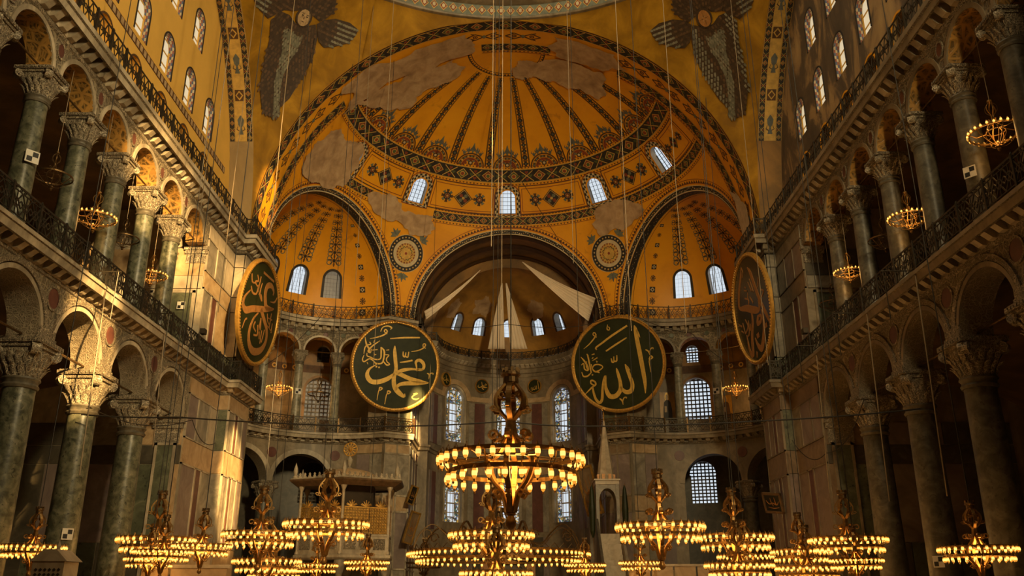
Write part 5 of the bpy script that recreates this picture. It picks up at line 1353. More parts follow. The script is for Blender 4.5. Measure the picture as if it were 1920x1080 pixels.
def roundel(name, label, loc, normal, tilt, rad, strokes, cx, cy, rx, ry, board, letter, rimmat='gilt', group='calligraphy roundels', rimw=.075):
    """round board facing `normal` (plan angle) with raised gilt rim and brushed lettering"""
    t = thing(name, label, 'roundel', loc, group=group)
    n = Vector((math.cos(normal) * math.cos(tilt), math.sin(normal) * math.cos(tilt), -math.sin(tilt)))
    r = Vector((-math.sin(normal), math.cos(normal), 0)); up = n.cross(r) 
    if up.z < 0: up = -up
    r = up.cross(n)
    F = lambda x, y, d=0: r * (x * rad) + up * (y * rad) + n * d
    b = MB(); nn = 64; an = [2 * PI * k / nn for k in range(nn)]
    b.grid(lambda a, q: F(q[0] * math.cos(a), q[0] * math.sin(a), q[1]), an, [(.001, .03), (.95, .03), (.95, -.06), (.001, -.06)], 0, True); b.build('board', M[board], t)
    b = MB(); w = rimw
    b.grid(lambda a, q: F(q[0] * math.cos(a), q[0] * math.sin(a), q[1]), an, [(1 - w, .03), (1 - w * .9, .10), (1 - w * .6, .12), (1 - w * .5, .09), (1 - w * .25, .14), (1, .09), (1, -.08), (1 - w, -.08), (1 - w, .03)], 0, True); rm = b.build('rim', M[rimmat], t, True)
    if rad > 2:
        b = MB()
        for k in range(110):
            a = 2 * PI * k / 110; p = F((1 - w * .62) * math.cos(a), (1 - w * .62) * math.sin(a), .12); s = .05
            b.hexa([p + r * x + up * y + n * z for z in (-.03, .04) for x, y in ((-s, -s), (s, -s), (s, s), (-s, s))])
        b.build('rim_beading', M[rimmat], rm)['kind'] = 'stuff'
    b = MB()
    for st in strokes:
        s = smooth_pts(st); A = []; B = []
        for k in range(len(s)):
            p = s[max(k - 1, 0)]; q = s[min(k + 1, len(s) - 1)]; dx, dy = (q[0] - p[0]) / rx, -(q[1] - p[1]) / ry; l = math.hypot(dx, dy) or 1
            wd = max(3, s[k][2]) / 2 / math.sqrt(rx * ry); x, y = (s[k][0] - cx) / rx, (cy - s[k][1]) / ry
            A.append((x - dy / l * wd, y + dx / l * wd)); B.append((x + dy / l * wd, y - dx / l * wd))
        i = b.add([F(*p, .05) for p in A]); j = b.add([F(*p, .05) for p in B]); i2 = b.add([F(*p, .03) for p in A]); j2 = b.add([F(*p, .03) for p in B])
        for k in range(len(s) - 1):
            b.face((j + k, j + k + 1, i + k + 1, i + k)); b.face((i + k, i + k + 1, i2 + k + 1, i2 + k)); b.face((j2 + k, j2 + k + 1, j + k + 1, j + k))
    b.build('lettering', M[letter], t)
    return t
roundel('calligraphy_roundel', 'round dark green board with gilt Arabic lettering left of the apse', (-8.05, 60.6, 17.35), R(-68), R(9), 3.30, S_MUH, 507, 528, 380, 412, 'board_green', 'gilt_paint')
roundel('calligraphy_roundel', 'round dark green board with tall gilt Arabic letters right of the apse', (8.0, 60.6, 17.5), R(-112), R(9), 3.52, S_ALL, 527, 508, 402, 447, 'board_green', 'gilt_paint')
roundel('calligraphy_roundel', 'obliquely seen green roundel with orange lettering on the left pier', (-13.8, 46.0, 16.65), R(-4), R(5), 3.02, S_UMR, 283, 545, 175, 470, 'board_green', 'gilt_dull')
roundel('calligraphy_roundel', 'obliquely seen black roundel with orange lettering on the right pier', (13.85, 46.0, 16.85), R(-177), R(5), 3.15, S_ABU, 277, 530, 150, 480, 'board_black', 'gilt_dull')
p = apmap(68, 18.75, -.14); roundel('wall_medallion', 'small dark roundel with gilt letters on the apse wall, right of centre', p, R(68 + 180), 0, .62, S_ALL[:6], 490, 560, 420, 480, 'board_green', 'gilt_paint', group='small apse medallions', rimw=.13)
p = apmap(112, 18.75, -.14); roundel('wall_medallion', 'small dark roundel with gilt letters on the apse wall, left of centre', p, R(112 + 180), 0, .62, S_MUH[:5], 507, 600, 380, 412, 'board_green', 'gilt_paint', group='small apse medallions', rimw=.13)
p = apmap(149, 18.75, -.14); roundel('wall_medallion', 'small gilt-rimmed roundel partly hidden beside the left green board', p, R(149 + 180), 0, .6, S_MUH[:3], 507, 600, 380, 412, 'board_green', 'gilt_paint', group='small apse medallions', rimw=.13)
# ---------------------------------------------------------------- chandeliers
def lamp_mesh(s, name):
    b = MB(); n = 8
    b.lathe([(.001, .07 * s), (.02 * s, .06 * s), (.045 * s, .0), (.055 * s, -.03 * s)], n, m=0)
    b.lathe([(.050 * s, -.03 * s), (.066 * s, -.09 * s)], n, m=1)
    b.lathe([(.066 * s, -.09 * s), (.072 * s, -.15 * s), (.064 * s, -.21 * s)], n, m=2)
    b.lathe([(.064 * s, -.21 * s), (.045 * s, -.26 * s), (.02 * s, -.285 * s)], n, m=1)
    b.lathe([(.02 * s, -.285 * s), (.03 * s, -.30 * s), (.022 * s, -.335 * s), (.001, -.35 * s)], n, m=0)
    return b.mesh(name, [M['bronze'], M['lamp_glow'], M['flame']], True)
LAMP = lamp_mesh(.9, 'lamp'); LAMP_S = lamp_mesh(.5, 'lamp_small'); LAMP_OFF = None
def turn(pts, a): return [(r * math.cos(a), r * math.sin(a), z) for r, z in pts]
def curl(r, z, rad, a, s=1, n=9):
    """little volute in the radial plane"""
    return turn([(r + s * rad * (1 - .06 * k) * math.cos(k * .75), z + rad * (1 - .06 * k) * math.sin(k * .75)) for k in range(n)], a)
def cres(p, n=4): return [q[:2] for q in smooth_pts([(a, b, 1) for a, b in p], n)]
PROTO = {}
def chandelier_parts(kind, lit=True):
    t = thing('chandelier', 'x', 'chandelier')
    br = M['bronze'] if kind != 'unlit' else M['bronze_dark']
    if kind in ('great', 'unlit'):
        b = MB(); b.lathe([(.05, 2.12), (.22, 2.1), (.25, 2.02), (.19, 1.97), (.20, 1.84), (.15, 1.79), (.001, 1.77)], 16)
        for k in range(8): a = k * PI / 4; b.box(.19 * math.cos(a) - .035, .19 * math.cos(a) + .035, .19 * math.sin(a) - .035, .19 * math.sin(a) + .035, 2.06, 2.2)
        b.build('crown', M['bronze_dark'], t)
        up = cres([(.10, 1.86), (.22, 1.72), (.38, 1.5), (.39, 1.26), (.24, 1.06), (.10, .92), (.09, .78), (.15, .5), (.28, .24), (.44, .08), (.60, .0)])
        lo = cres([(.62, -.02), (.62, -.25), (.46, -.58), (.24, -.82), (.15, -1.1), (.11, -1.28)])
        for k in range(6):
            a = k * PI / 3 + .2; sd_ = (-math.sin(a), math.cos(a), 0)
            b = MB(); b.band(turn(up, a), sd_, .13, .05); b.band(curl(.26, 1.50, .10, a, -1), sd_, .11, .035); b.band(curl(.46, .52, .13, a, -1), sd_, .12, .045); b.band(turn([(.14, .55), (.24, .44), (.36, .42)], a), sd_, .11, .045); b.band(curl(.46, 1.16, .07, a, 1), sd_, .10, .035); b.band(turn([(.26, 1.12), (.36, 1.1), (.42, 1.12)], a), sd_, .09, .03)
            b.build('scroll_band', br, t)
            b = MB(); b.band(turn(lo, a), sd_, .13, .05); b.band(curl(.34, -.86, .10, a, 1), sd_, .12, .045); b.band(turn([(.22, -.84), (.30, -.92), (.36, -.95)], a), sd_, .11, .04); b.build('basket_band', br, t)
        b = MB(); b.tube([(.62 * math.cos(q * PI / 16), .62 * math.sin(q * PI / 16), 0) for q in range(32)], .035, 6, closed=True); b.build('inner_ring', br, t)
        for (r, z, nm) in ((1.64, .02, 'outer_ring'), (1.48, -.36, 'lower_ring')):
            b = MB(); b.lathe([(r - .02, z - .05), (r + .02, z - .05), (r + .02, z + .05), (r - .02, z + .05), (r - .02, z - .05)], 48); b.build(nm, br, t)
        b = MB()
        for k in range(12):
            a = k * PI / 6; a2 = a + (.26 if k % 2 else -.26)
            b.tube([(.62 * math.cos(a), .62 * math.sin(a), 0), (1.1 * math.cos((a + a2) / 2), 1.1 * math.sin((a + a2) / 2), -.06), (1.64 * math.cos(a2), 1.64 * math.sin(a2), .02)], .022, 5)
            b.tube([(1.64 * math.cos(a), 1.64 * math.sin(a), 0), (1.6 * math.cos(a), 1.6 * math.sin(a), -.2), (1.48 * math.cos(a), 1.48 * math.sin(a), -.36)], .016, 5)
        sp = b.build('spoke', br, t); sp['kind'] = 'stuff'
        b = MB(); b.lathe([(.10, -1.26), (.13, -1.32), (.08, -1.36), (.10, -1.42), (.14, -1.5), (.12, -1.6), (.06, -1.66), (.001, -1.68)], 16); b.build('finial', br, t, True)
        if kind == 'great':
            for k in range(32):
                a = 2 * PI * k / 32; obj('lamp', LAMP, t, (1.73 * math.cos(a), 1.73 * math.sin(a), .04))
            for k in range(26):
                a = 2 * PI * (k + .5) / 26; obj('lamp', LAMP, t, (1.52 * math.cos(a), 1.52 * math.sin(a), -.40))
        b = MB()
        for k in range(32):
            a = 2 * PI * k / 32; b.tube([(1.64 * math.cos(a), 1.64 * math.sin(a), .05), (1.70 * math.cos(a), 1.70 * math.sin(a), .17), (1.73 * math.cos(a), 1.73 * math.sin(a), .1)], .009, 4)
        hk = b.build('lamp_hook', br, t); hk['kind'] = 'stuff'
    elif kind in ('gallery', 'gallery_unlit'):
        br = M['bronze'] if kind == 'gallery' else M['bronze_dark']
        b = MB(); b.lathe([(.02, 1.28), (.08, 1.26), (.09, 1.2), (.03, 1.16), (.001, 1.15)], 10); b.build('crown', br, t)
        up = cres([(.04, 1.18), (.17, 1.02), (.18, .84), (.06, .68), (.05, .55), (.10, .42)])
        lo = cres([(.82, .0), (.62, -.22), (.34, -.42), (.10, -.5)]); st = cres([(.06, .45), (.16, .28), (.30, .12), (.30, -.1), (.12, -.38)])
        for k in range(6):
            a = k * PI / 3; sd_ = (-math.sin(a), math.cos(a), 0)
            b = MB(); b.band(turn(up, a), sd_, .035, .016); b.band(turn(st, a), sd_, .03, .014); b.band(curl(.2, .42, .06, a, 1), sd_, .03, .012); b.build('scroll_band', br, t)
            b = MB(); b.band(turn(lo, a), sd_, .035, .016); b.tube([(.3 * math.cos(a), .3 * math.sin(a), .05), (.6 * math.cos(a + .3), .6 * math.sin(a + .3), -.05), (.83 * math.cos(a + .52), .83 * math.sin(a + .52), 0)], .014, 4); b.build('basket_band', br, t)
        b = MB(); b.lathe([(.82, -.03), (.85, -.03), (.85, .04), (.82, .04), (.82, -.03)], 36); b.build('outer_ring', br, t)
        b = MB(); b.tube([(.3 * math.cos(q * PI / 8), .3 * math.sin(q * PI / 8), .05) for q in range(16)], .016, 5, closed=True); b.build('inner_ring', br, t)
        b = MB(); b.lathe([(.1, -.48), (.12, -.53), (.05, -.57), (.07, -.62), (.04, -.68), (.001, -.7)], 10); b.build('finial', br, t, True)
        if kind == 'gallery':
            for k in range(26):
                a = 2 * PI * k / 26; obj('lamp', LAMP_S, t, (.87 * math.cos(a), .87 * math.sin(a), .12 if k % 2 else .10))
    else:        # the huge ring before the apse
        for (r, z, n, nm) in ((5.0, .1, 84, 'outer_ring'), (4.5, -.28, 64, 'lower_ring')):
            b = MB(); b.lathe([(r - .05, z - .07), (r + .05, z - .07), (r + .05, z + .07), (r - .05, z + .07), (r - .05, z - .07)], 96); b.build(nm, M['bronze'], t)
            for k in range(n): a = 2 * PI * k / n; obj('lamp', LAMP, t, ((r + .1) * math.cos(a), (r + .1) * math.sin(a), z))
        pr = cres([(4.95, .15), (4.6, 1.0), (3.9, 1.55), (3.2, 1.1), (2.6, .55), (1.6, .9), (.7, 1.7), (.3, 2.4)])
        for k in range(8):
            a = k * PI / 4 + .3; sd_ = (-math.sin(a), math.cos(a), 0)
            b = MB(); b.band(turn(pr, a), sd_, .12, .05); b.band(curl(4.2, 1.0, .3, a, -1), sd_, .1, .04); b.band(curl(2.2, 1.1, .25, a, 1), sd_, .1, .04); b.build('scroll_band', M['bronze_dark'], t)
        b = MB()
        for k in range(48):
            a = 2 * PI * k / 48; a2 = a + PI / 48
            b.tube([(4.98 * math.cos(a), 4.98 * math.sin(a), .15), (5.0 * math.cos(a2), 5.0 * math.sin(a2), .42), (4.98 * math.cos(a2 + PI / 48), 4.98 * math.sin(a2 + PI / 48), .15)], .025, 4)
        cr_ = b.build('cresting', M['bronze_dark'], t); cr_['kind'] = 'stuff'
        b = MB(); b.lathe([(.05, 2.6), (.3, 2.55), (.32, 2.35), (.18, 2.25), (.22, 1.0), (.5, .4), (.35, -.2), (.2, -.8), (.001, -1.0)], 16); b.build('hub', M['bronze_dark'], t, True)
        for k in range(8):
            a = k * PI / 4 + .3; b = MB(); b.tube([(.3 * math.cos(a), .3 * math.sin(a), -.1), (2.4 * math.cos(a), 2.4 * math.sin(a), -.25), (4.5 * math.cos(a), 4.5 * math.sin(a), -.28)], .04, 5); b.build('spoke', M['bronze_dark'], t)
    return t
CABLE = MB(); CABLE.tube([(0, 0, 0), (0, 0, 1)], 1.0, 6); CABLE = CABLE.mesh('suspension_cable', M['rope'])
CABLE_D = MB(); CABLE_D.tube([(0, 0, 0), (0, 0, 1)], 1.0, 6); CABLE_D = CABLE_D.mesh('suspension_cable_dark', M['wire'])
TOPZ = dict(great=2.15, unlit=2.15, gallery=1.25, gallery_unlit=1.25, huge=2.55)
RAD = dict(great=1.73, unlit=1.73, gallery=.85, gallery_unlit=.85, huge=5.0)
def ceil_z(x, y):
    if y < DC + RA - .2:
        q = Rp * Rp - x * x - (y - DC) ** 2; h = math.sqrt(max(0, q)); return ZS + h if h < RA else ZS + RA + 12
    if y < CY: return ZS + math.sqrt(max(0, RA * RA - x * x))
    return ZS + math.sqrt(max(.5, RA * RA - x * x - (y - CY) ** 2))
def chandelier(kind, loc, rad, label, group, power=70, ztop=None, cable_r=.016, dark=True):
    s = rad / RAD[kind]
    if kind not in PROTO:
        PROTO[kind] = chandelier_parts(kind); t = PROTO[kind]; KIDS[t.name] = list(t.children)
    else: t = copy_tree(PROTO[kind])
    t.location = loc; t.scale = (s, s, s); t.rotation_euler = (0, 0, random.uniform(0, .5)); t['label'] = label; t['group'] = group
    zt = ztop or ceil_z(loc[0], loc[1]); h = zt - loc[2] - TOPZ[kind] * s
    obj('suspension_cable', CABLE_D if dark else CABLE, t, (0, 0, TOPZ[kind]), 0, (cable_r / s, cable_r / s, h / s))
    if power:
        l = bpy.data.lights.new('chandelier_glow', 'POINT'); l.energy = power * 1.3; l.color = (1.0, .50, .13); l.shadow_soft_size = .5 * s
        o = bpy.data.objects.new('chandelier_glow', l); COL.objects.link(o); o.parent = t; o.location = (0, 0, -.15)
    return t
G1 = 'lit ring chandeliers over the nave'; G2 = 'small chandeliers in the galleries'
chandelier('great', (.42, 20.92, 4.76), 1.73, 'large nearest ring chandelier glowing in the centre before the apse', G1, 150)
chandelier('great', (-7.31, 37.12, 4.52), 1.73, 'ring chandelier hanging in front of the marble loge', G1, 120, dark=True)
chandelier('great', (6.26, 35.34, 4.28), 1.73, 'ring chandelier right of the pulpit spire', G1, 120)
chandelier('great', (-10.54, 38.96, 4.22), 1.6, 'ring chandelier between the left pier and the marble loge', G1, 110)
chandelier('great', (9.94, 38.44, 4.07), 1.6, 'ring chandelier below the tall lattice window of the right exedra', G1, 110)
chandelier('great', (-13.2, 34.38, 3.72), 1.42, 'upper ring chandelier of the cluster before the left pier', G1, 80)
chandelier('great', (-10.0, 30.25, 3.25), .95, 'smaller ring chandelier just right of the left pier cluster', G1, 60)
chandelier('great', (-10.3, 27.7, 2.94), .85, 'middle ring chandelier of the cluster before the left pier', G1, 50)
chandelier('great', (-12.4, 32.0, 2.90), .85, 'lowest ring chandelier of the cluster before the left pier', G1, 40)
chandelier('great', (-14.1, 27.3, 3.06), .92, 'ring chandelier at the far left edge between two columns', G1, 40)
chandelier('great', (-.44, 36.8, 4.07), 1.73, 'ring chandelier directly beneath and behind the large central one', G1, 100)
chandelier('huge', (-.37, 50.71, 3.86), 5.0, 'huge wide ring of lamps low in the centre before the apse', G1, 260, dark=True)
chandelier('great', (-7.24, 47.6, 3.37), 1.15, 'small distant ring chandelier at the right foot of the loge', G1, 40)
chandelier('great', (-9.47, 45.7, 3.15), 1.05, 'small distant ring chandelier at the middle of the loge', G1, 40)
chandelier('great', (-11.47, 43.8, 3.3), 1.6, 'low ring chandelier left of the loge, upper of two', G1, 50)
chandelier('great', (-12.3, 48.4, 3.10), 1.5, 'low ring chandelier left of the loge, lower of two', G1, 40)
chandelier('great', (7.3, 48.8, 3.39), 1.15, 'small distant ring chandelier right of the pulpit stair', G1, 40)
chandelier('great', (8.85, 33.7, 2.76), 1.25, 'low wide ring chandelier beneath the right exedra window', G1, 50)
chandelier('great', (12.18, 45.62, 3.58), 1.4, 'ring chandelier in front of the right pier foot', G1, 50)
chandelier('great', (13.2, 39.98, 3.54), 1.3, 'ring chandelier left of the right pilaster cluster', G1, 50)
chandelier('great', (13.0, 33.7, 3.67), 1.4, 'upper ring chandelier before the right pilaster', G1, 60)
chandelier('great', (10.5, 26.5, 2.64), .75, 'lowest right ring chandelier before the right pilaster', G1, 40)
chandelier('great', (12.9, 38.3, 2.8), 1.35, 'lowest ring chandelier beside the right parapet', G1, 40)
chandelier('great', (13.9, 26.1, 2.95), 1.05, 'ring chandelier at the far right edge between two columns', G1, 45)
chandelier('great', (3.65, 40.3, 2.98), .9, 'small distant ring chandelier left of the pulpit stair', G1, 40)
chandelier('great', (-.16, 33.0, 2.47), 1.3, 'low ring chandelier inside the huge ring', G1, 60)
chandelier('unlit', (-5.13, 56.6, 3.6), 1.2, 'unlit ring chandelier beside the left gilt frame', G1, 0)
chandelier('gallery', (-15.7, 30.5, 15.4), .76, 'lit chandelier in the left gallery, nearer one', G2, 30, 20.0, .012, False)
chandelier('gallery', (-15.96, 36.68, 15.34), .68, 'lit chandelier in the left gallery beside the pier', G2, 30, 20.0, .012, False)
chandelier('gallery', (15.87, 24.3, 15.54), .8, 'lit chandelier in the right gallery at the picture edge', G2, 40, 20.0, .012, False)
chandelier('gallery', (15.75, 30.5, 15.36), .76, 'lit chandelier in the right gallery, middle one', G2, 40, 20.0, .012, False)
chandelier('gallery', (15.7, 36.68, 15.46), .65, 'lit chandelier in the right gallery beside the pier', G2, 40, 20.0, .012, False)
chandelier('gallery', (-16.75, 62.2, 16.04), .9, 'lit chandelier in the left exedra gallery', G2, 170, 20.8, .012)
chandelier('gallery', (16.75, 62.2, 16.0), .9, 'lit chandelier in the right exedra gallery', G2, 80, 20.8, .012)
chandelier('gallery_unlit', (-15.8, 27.4, 15.6), .66, 'unlit chandelier in the left gallery between the nearest columns', G2, 0, 20.0, .012, False)
chandelier('gallery_unlit', (-15.97, 33.6, 15.85), .63, 'unlit chandelier in the left gallery near the pier', G2, 0, 20.0, .012, False)
chandelier('gallery_unlit', (16.1, 33.6, 15.75), .67, 'unlit chandelier in the right gallery, behind the middle columns', G2, 0, 20.0, .012, False)
chandelier('gallery_unlit', (16.0, 39.75, 15.0), .68, 'unlit chandelier in the right gallery against the pier', G2, 0, 20.0, .012, False)
chandelier('gallery_unlit', (-14.1, 63.4, 15.9), .85, 'unlit chandelier before the left exedra lattice window', G2, 0, 20.8, .012)
# ---------------------------------------------------------------- furnishings
def cloth(name, label, fn, us, vs, folds=None):
    b = MB(); b.grid(fn, us, vs); o = b.build(name, M['cloth'], None, 'all')
    md = o.modifiers.new('thickness', 'SOLIDIFY'); md.thickness = .02
    return tag(o, label, 'cloth', 'white cloth sails hung before the apse')
T = [k / 12 for k in range(13)]
def tri(a, b0, b1, fold=.12, nf=9):
    a, b0, b1 = Vector(a), Vector(b0), Vector(b1)
    return lambda u, v: tuple(a * (1 - v) + (b0 + (b1 - b0) * u) * v + Vector((0, -fold * v * math.sin(u * nf * PI), 0)))
U = [k / 36 for k in range(37)]
cloth('cloth_sail', 'hanging white cloth strip in front of the apse windows, left half', tri((-.45, 66.0, 26.0), (-1.57, 66.0, 20.1), (-.24, 66.0, 20.1), .05), U, [.06 + .94 * t for t in T])
cloth('cloth_sail', 'hanging white cloth strip in front of the apse windows, right half', tri((-.2, 66.0, 26.0), (.2, 66.0, 20.1), (1.56, 66.0, 20.1), .05), U, [.06 + .94 * t for t in T])
a_, b_, c_ = Vector((1.05, 63.2, 26.5)), Vector((6.75, 62.6, 23.2)), Vector((6.1, 62.0, 21.15))
cloth('cloth_sail', 'wide pleated white cloth sail stretched to the right bema corner', lambda u, v: tuple(a_ * (1 - v) + (b_ * (1 - u) + c_ * u) * v + Vector((0, -.16 * v * math.sin(u * 12 * PI) * (1 - .5 * u), -.9 * v * (1 - v) * (1 - u * .4)))), U, [.02 + .98 * t for t in T])
a2, b2, c2 = Vector((-2.05, 63.2, 25.8)), Vector((-6.3, 62.2, 22.0)), Vector((-6.1, 62.0, 21.3))
cloth('cloth_sail', 'narrow white cloth sail stretched to the left bema corner', lambda u, v: tuple(a2 * (1 - v) + (b2 * (1 - u) + c2 * u) * v + Vector((0, -.05 * v * math.sin(u * 5 * PI), -.8 * v * (1 - v)))), U, [.02 + .98 * t for t in T])

# marble loge with gilt lattice
lg = thing('marble_loge', 'hexagonal marble loge on columns with gilt lattice screens', 'loge', (-10.1, 56.2, 0))
HX = [(3.25 * math.cos(R(-90 + 4 + 60 * k)), 2.6 * math.sin(R(-90 + 4 + 60 * k))) for k in range(6)]
def hexring(b, pts, prof, m=0):
    b.grid(lambda i, q: (pts[i][0] * q[0], pts[i][1] * q[0], q[1]), range(len(pts)), prof, m, True)
b = MB(); hexring(b, HX, [(.94, 3.7), (1.0, 3.75), (1.04, 3.85), (1.04, 4.0), (1.0, 4.05), (.05, 4.05)]); b.build('floor_slab', M['white_marble'], lg)
b = MB(); hexring(b, HX, [(.05, 8.2), (1.0, 8.2), (1.04, 8.25), (1.05, 8.35), (1.2, 8.42), (1.22, 8.5), (1.2, 8.56), (1.0, 8.62), (.9, 8.66), (.3, 9.0), (.001, 9.1)]); rf = b.build('roof', M['white_marble'], lg)
b = MB(); hexring(b, HX, [(1.06, 8.08), (1.22, 8.36), (1.24, 8.46)]); b.build('eave', M['wood'], rf)
b = MB(); b.lathe([(1.9 * math.cos(q), 8.62 + .75 * math.sin(q)) for q in [PI / 2 * k / 8 for k in range(9)]], 32); b.build('dome', M['p_beige'], rf, True)
b = MB(); b.lathe([(.16, 9.3), (.2, 9.4), (.08, 9.5), (.16, 9.75), (.2, 9.95), (.1, 10.1), (.05, 10.2), (.001, 10.22)], 12)
b.build('finial', M['white_marble'], rf, True)
b = MB()
for k in range(12):
    a = 2 * PI * k / 12; b.hexa([(x * math.cos(a) * 1 + 0, y, 10.62 + x * math.sin(a)) for y in (-.05, .05) for x in (0.0,)] * 1 + [(0, 0, 0)] * 0 if False else [(.40 * math.cos(a - .2), y, 10.62 + .40 * math.sin(a - .2)) for y in (-.05, .05)] + [(.46 * math.cos(a), y, 10.62 + .46 * math.sin(a)) for y in (.05, -.05)] + [(.1 * math.cos(a - .2), y, 10.62 + .1 * math.sin(a - .2)) for y in (-.05, .05)] + [(.1 * math.cos(a + .2), y, 10.62 + .1 * math.sin(a + .2)) for y in (.05, -.05)])
b.tube([(.42 * math.cos(q * PI / 12), 0, 10.62 + .42 * math.sin(q * PI / 12)) for q in range(24)], .05, 6, closed=True); b.lathe([(.001, 10.45), (.12, 10.52), (.15, 10.62), (.12, 10.72), (.001, 10.79)], 10)
b.build('sunburst', M['gilt'], rf)
crest = MB(); crest.box(-.06, .06, -.03, .03, 0, .12); crest.lathe([(.1, .0), (.12, .1), (.06, .18), (.08, .26), (.001, .36)], 8); crest = crest.mesh('cresting', M['white_marble'])
pinn = MB(); pinn.lathe([(.14, 0), (.16, .1), (.08, .2), (.15, .45), (.12, .62), (.04, .85), (.001, 1.0)], 10); pinn = pinn.mesh('pinnacle', M['white_marble'], True)
for k in range(6):
    p, q = HX[k], HX[(k + 1) % 6]; mid = ((p[0] + q[0]) / 2, (p[1] + q[1]) / 2); ang = math.atan2(q[1] - p[1], q[0] - p[0]); ln = math.hypot(q[0] - p[0], q[1] - p[1])
    obj('pinnacle', pinn, rf, (p[0] * 1.12, p[1] * 1.12, 8.55))
    for j in range(1, 10): obj('cresting', crest, rf, (1.12 * (p[0] + (q[0] - p[0]) * j / 10), 1.12 * (p[1] + (q[1] - p[1]) * j / 10), 8.54), ang)
    b = MB(); b.lathe([(.14, 4.05), (.14, 4.15), (.09, 4.25), (.09, 7.8), (.12, 7.86), (.2, 8.05), (.2, 8.2)], 12); b.build('post', M['p_pale'], lg, True, (p[0] * .97, p[1] * .97, 0))
    b = MB(); b.box(-.3, .3, -.3, .3, 0, .3); b.lathe([(.22, .3), (.2, .45), (.19, 2.9), (.24, 3.0), (.34, 3.4), (.34, 3.72)], 16); b.build('column', M['p_grey'], lg, True, (p[0] * .93, p[1] * .93, 0))
    b = MB(); b.box(-ln / 2 + .1, ln / 2 - .1, -.06, .06, 4.05, 5.2); b.box(-ln / 2 + .1, ln / 2 - .1, -.1, .1, 5.1, 5.22); pp_ = b.build('parapet', M['white_marble'], lg, False, (mid[0] * .97, mid[1] * .97, 0)); pp_.rotation_euler = (0, 0, ang)
    for j in range(3):
        w_ = ln / 3.3; x = (j - 1) * w_; b = MB(); b.box(x - w_ * .40, x + w_ * .40, -.08, .08, 4.3, 4.95); b.build('panel', M['frieze'], pp_)
    b = MB(); x0, x1 = -ln / 2 + .15, ln / 2 - .15; z0, z1 = 5.22, 6.75; n = 16; rows_ = 9
    for j in range(n + 1):
        x = x0 + (x1 - x0) * j / n; b.box(x - .012, x + .012, -.02, .02, z0, z1)
    for j in range(rows_ + 1): z = z0 + (z1 - z0) * j / rows_; b.box(x0, x1, -.02, .02, z - .012, z + .012)
    for j in range(n):
        for r_ in range(rows_):
            x = x0 + (x1 - x0) * (j + .5) / n; z = z0 + (z1 - z0) * (r_ + .5) / rows_; s = .068
            b.hexa([(x - s, y, z) if c == 0 else (x, y, z - s) if c == 1 else (x + s, y, z) if c == 2 else (x, y, z + s) for y in (-.025, .025) for c in range(4)])
    b.box(x0, x1, -.05, .05, z1, z1 + .08)
    for j in range(3):
        xc = x0 + (x1 - x0) * (j + .5) / 3
        for a in range(7): an = PI * a / 6; b.tube([(xc, 0, z1 + .08), (xc + .34 * math.cos(an), 0, z1 + .08 + (.12 + .26 * math.sin(an) ** 2))], [.05, .03], 5)
    lt = b.build('gilt_screen', M['gilt'], lg, False, (mid[0] * .97, mid[1] * .97, 0)); lt.rotation_euler = (0, 0, ang)
b = MB(); hexring(b, HX, [(.6, 4.05), (.6, 8.2)]); b.build('dark_core', M['dark'], lg)

# pulpit (minbar) with conical spire and stair
mbx, mby = 6.62, 58.6
pu = thing('pulpit', 'tall marble pulpit with pointed conical spire and stair', 'pulpit', (mbx, mby, 0))
b = MB(); b.lathe([(.001, 13.0), (.05, 12.9), (.56, 9.3), (.60, 9.2), (.60, 9.0), (.52, 8.95)], 8); b.build('spire', M['p_pale'], pu)
b = MB(); b.lathe([(.03, 12.9), (.03, 13.2), (.07, 13.25), (.03, 13.32), (.05, 13.4), (.001, 13.6)], 8); b.tube([(.1 * math.cos(q * .5), 0, 13.72 + .1 * math.sin(q * .5)) for q in range(-1, 9)], .025, 5); b.build('finial', M['gilt'], pu)
b = MB()
for k in range(8): a = 2 * PI * (k + .5) / 8; b.box(.54 * math.cos(a) - .1, .54 * math.cos(a) + .1, .54 * math.sin(a) - .1, .54 * math.sin(a) + .1, 8.95, 9.3)
b.build('gilt_frieze', M['gilt_dull'], pu)
b = MB(); b.box(-.78, .78, -.78, .78, 8.6, 8.95); b.box(-.86, .86, -.86, .86, 8.85, 8.95); b.build('canopy', M['p_pale'], pu)
for sx_ in (-1, 1):
    for sy_ in (-1, 1):
        b = MB(); b.box(sx_ * .66 - .1, sx_ * .66 + .1, sy_ * .66 - .1, sy_ * .66 + .1, 5.4, 8.6); b.build('post', M['p_grey'], pu)
for rz in range(4):
    b = MB(); o_ = archpts(0, 7.6, .54, .75, 14); sheet(b, lambda u, v: (u, -.70, v), [(-.56, 7.6)] + o_[::-1] + [(.56, 7.6), (.56, 8.6), (-.56, 8.6)], (), (.3, .3)); x = b.build('canopy_arch', M['p_grey'], pu); x.rotation_euler = (0, 0, rz * PI / 2)
b = MB(); b.box(-.8, .8, -.8, .8, 0, 5.4); b.build('platform', M['p_grey'], pu)
for s in (-1, 1):
    b = MB(); b.hexa([(s * .75 - .08, -.8, 0), (s * .75 + .08, -.8, 0), (s * .75 + .08, -.8, 6.4), (s * .75 - .08, -.8, 6.4), (s * .75 - .08, -6.4, 0), (s * .75 + .08, -6.4, 0), (s * .75 + .08, -6.4, 1.2), (s * .75 - .08, -6.4, 1.2)]); b.build('stair_side', M['p_dark'] if s < 0 else M['p_grey'], pu)
for k in range(16): b = MB(); b.box(-.66, .66, -6.3 + k * .345, -6.3 + (k + 1) * .345, 0, .34 * (k + 1)); b.build('step', M['p_pale'], pu)
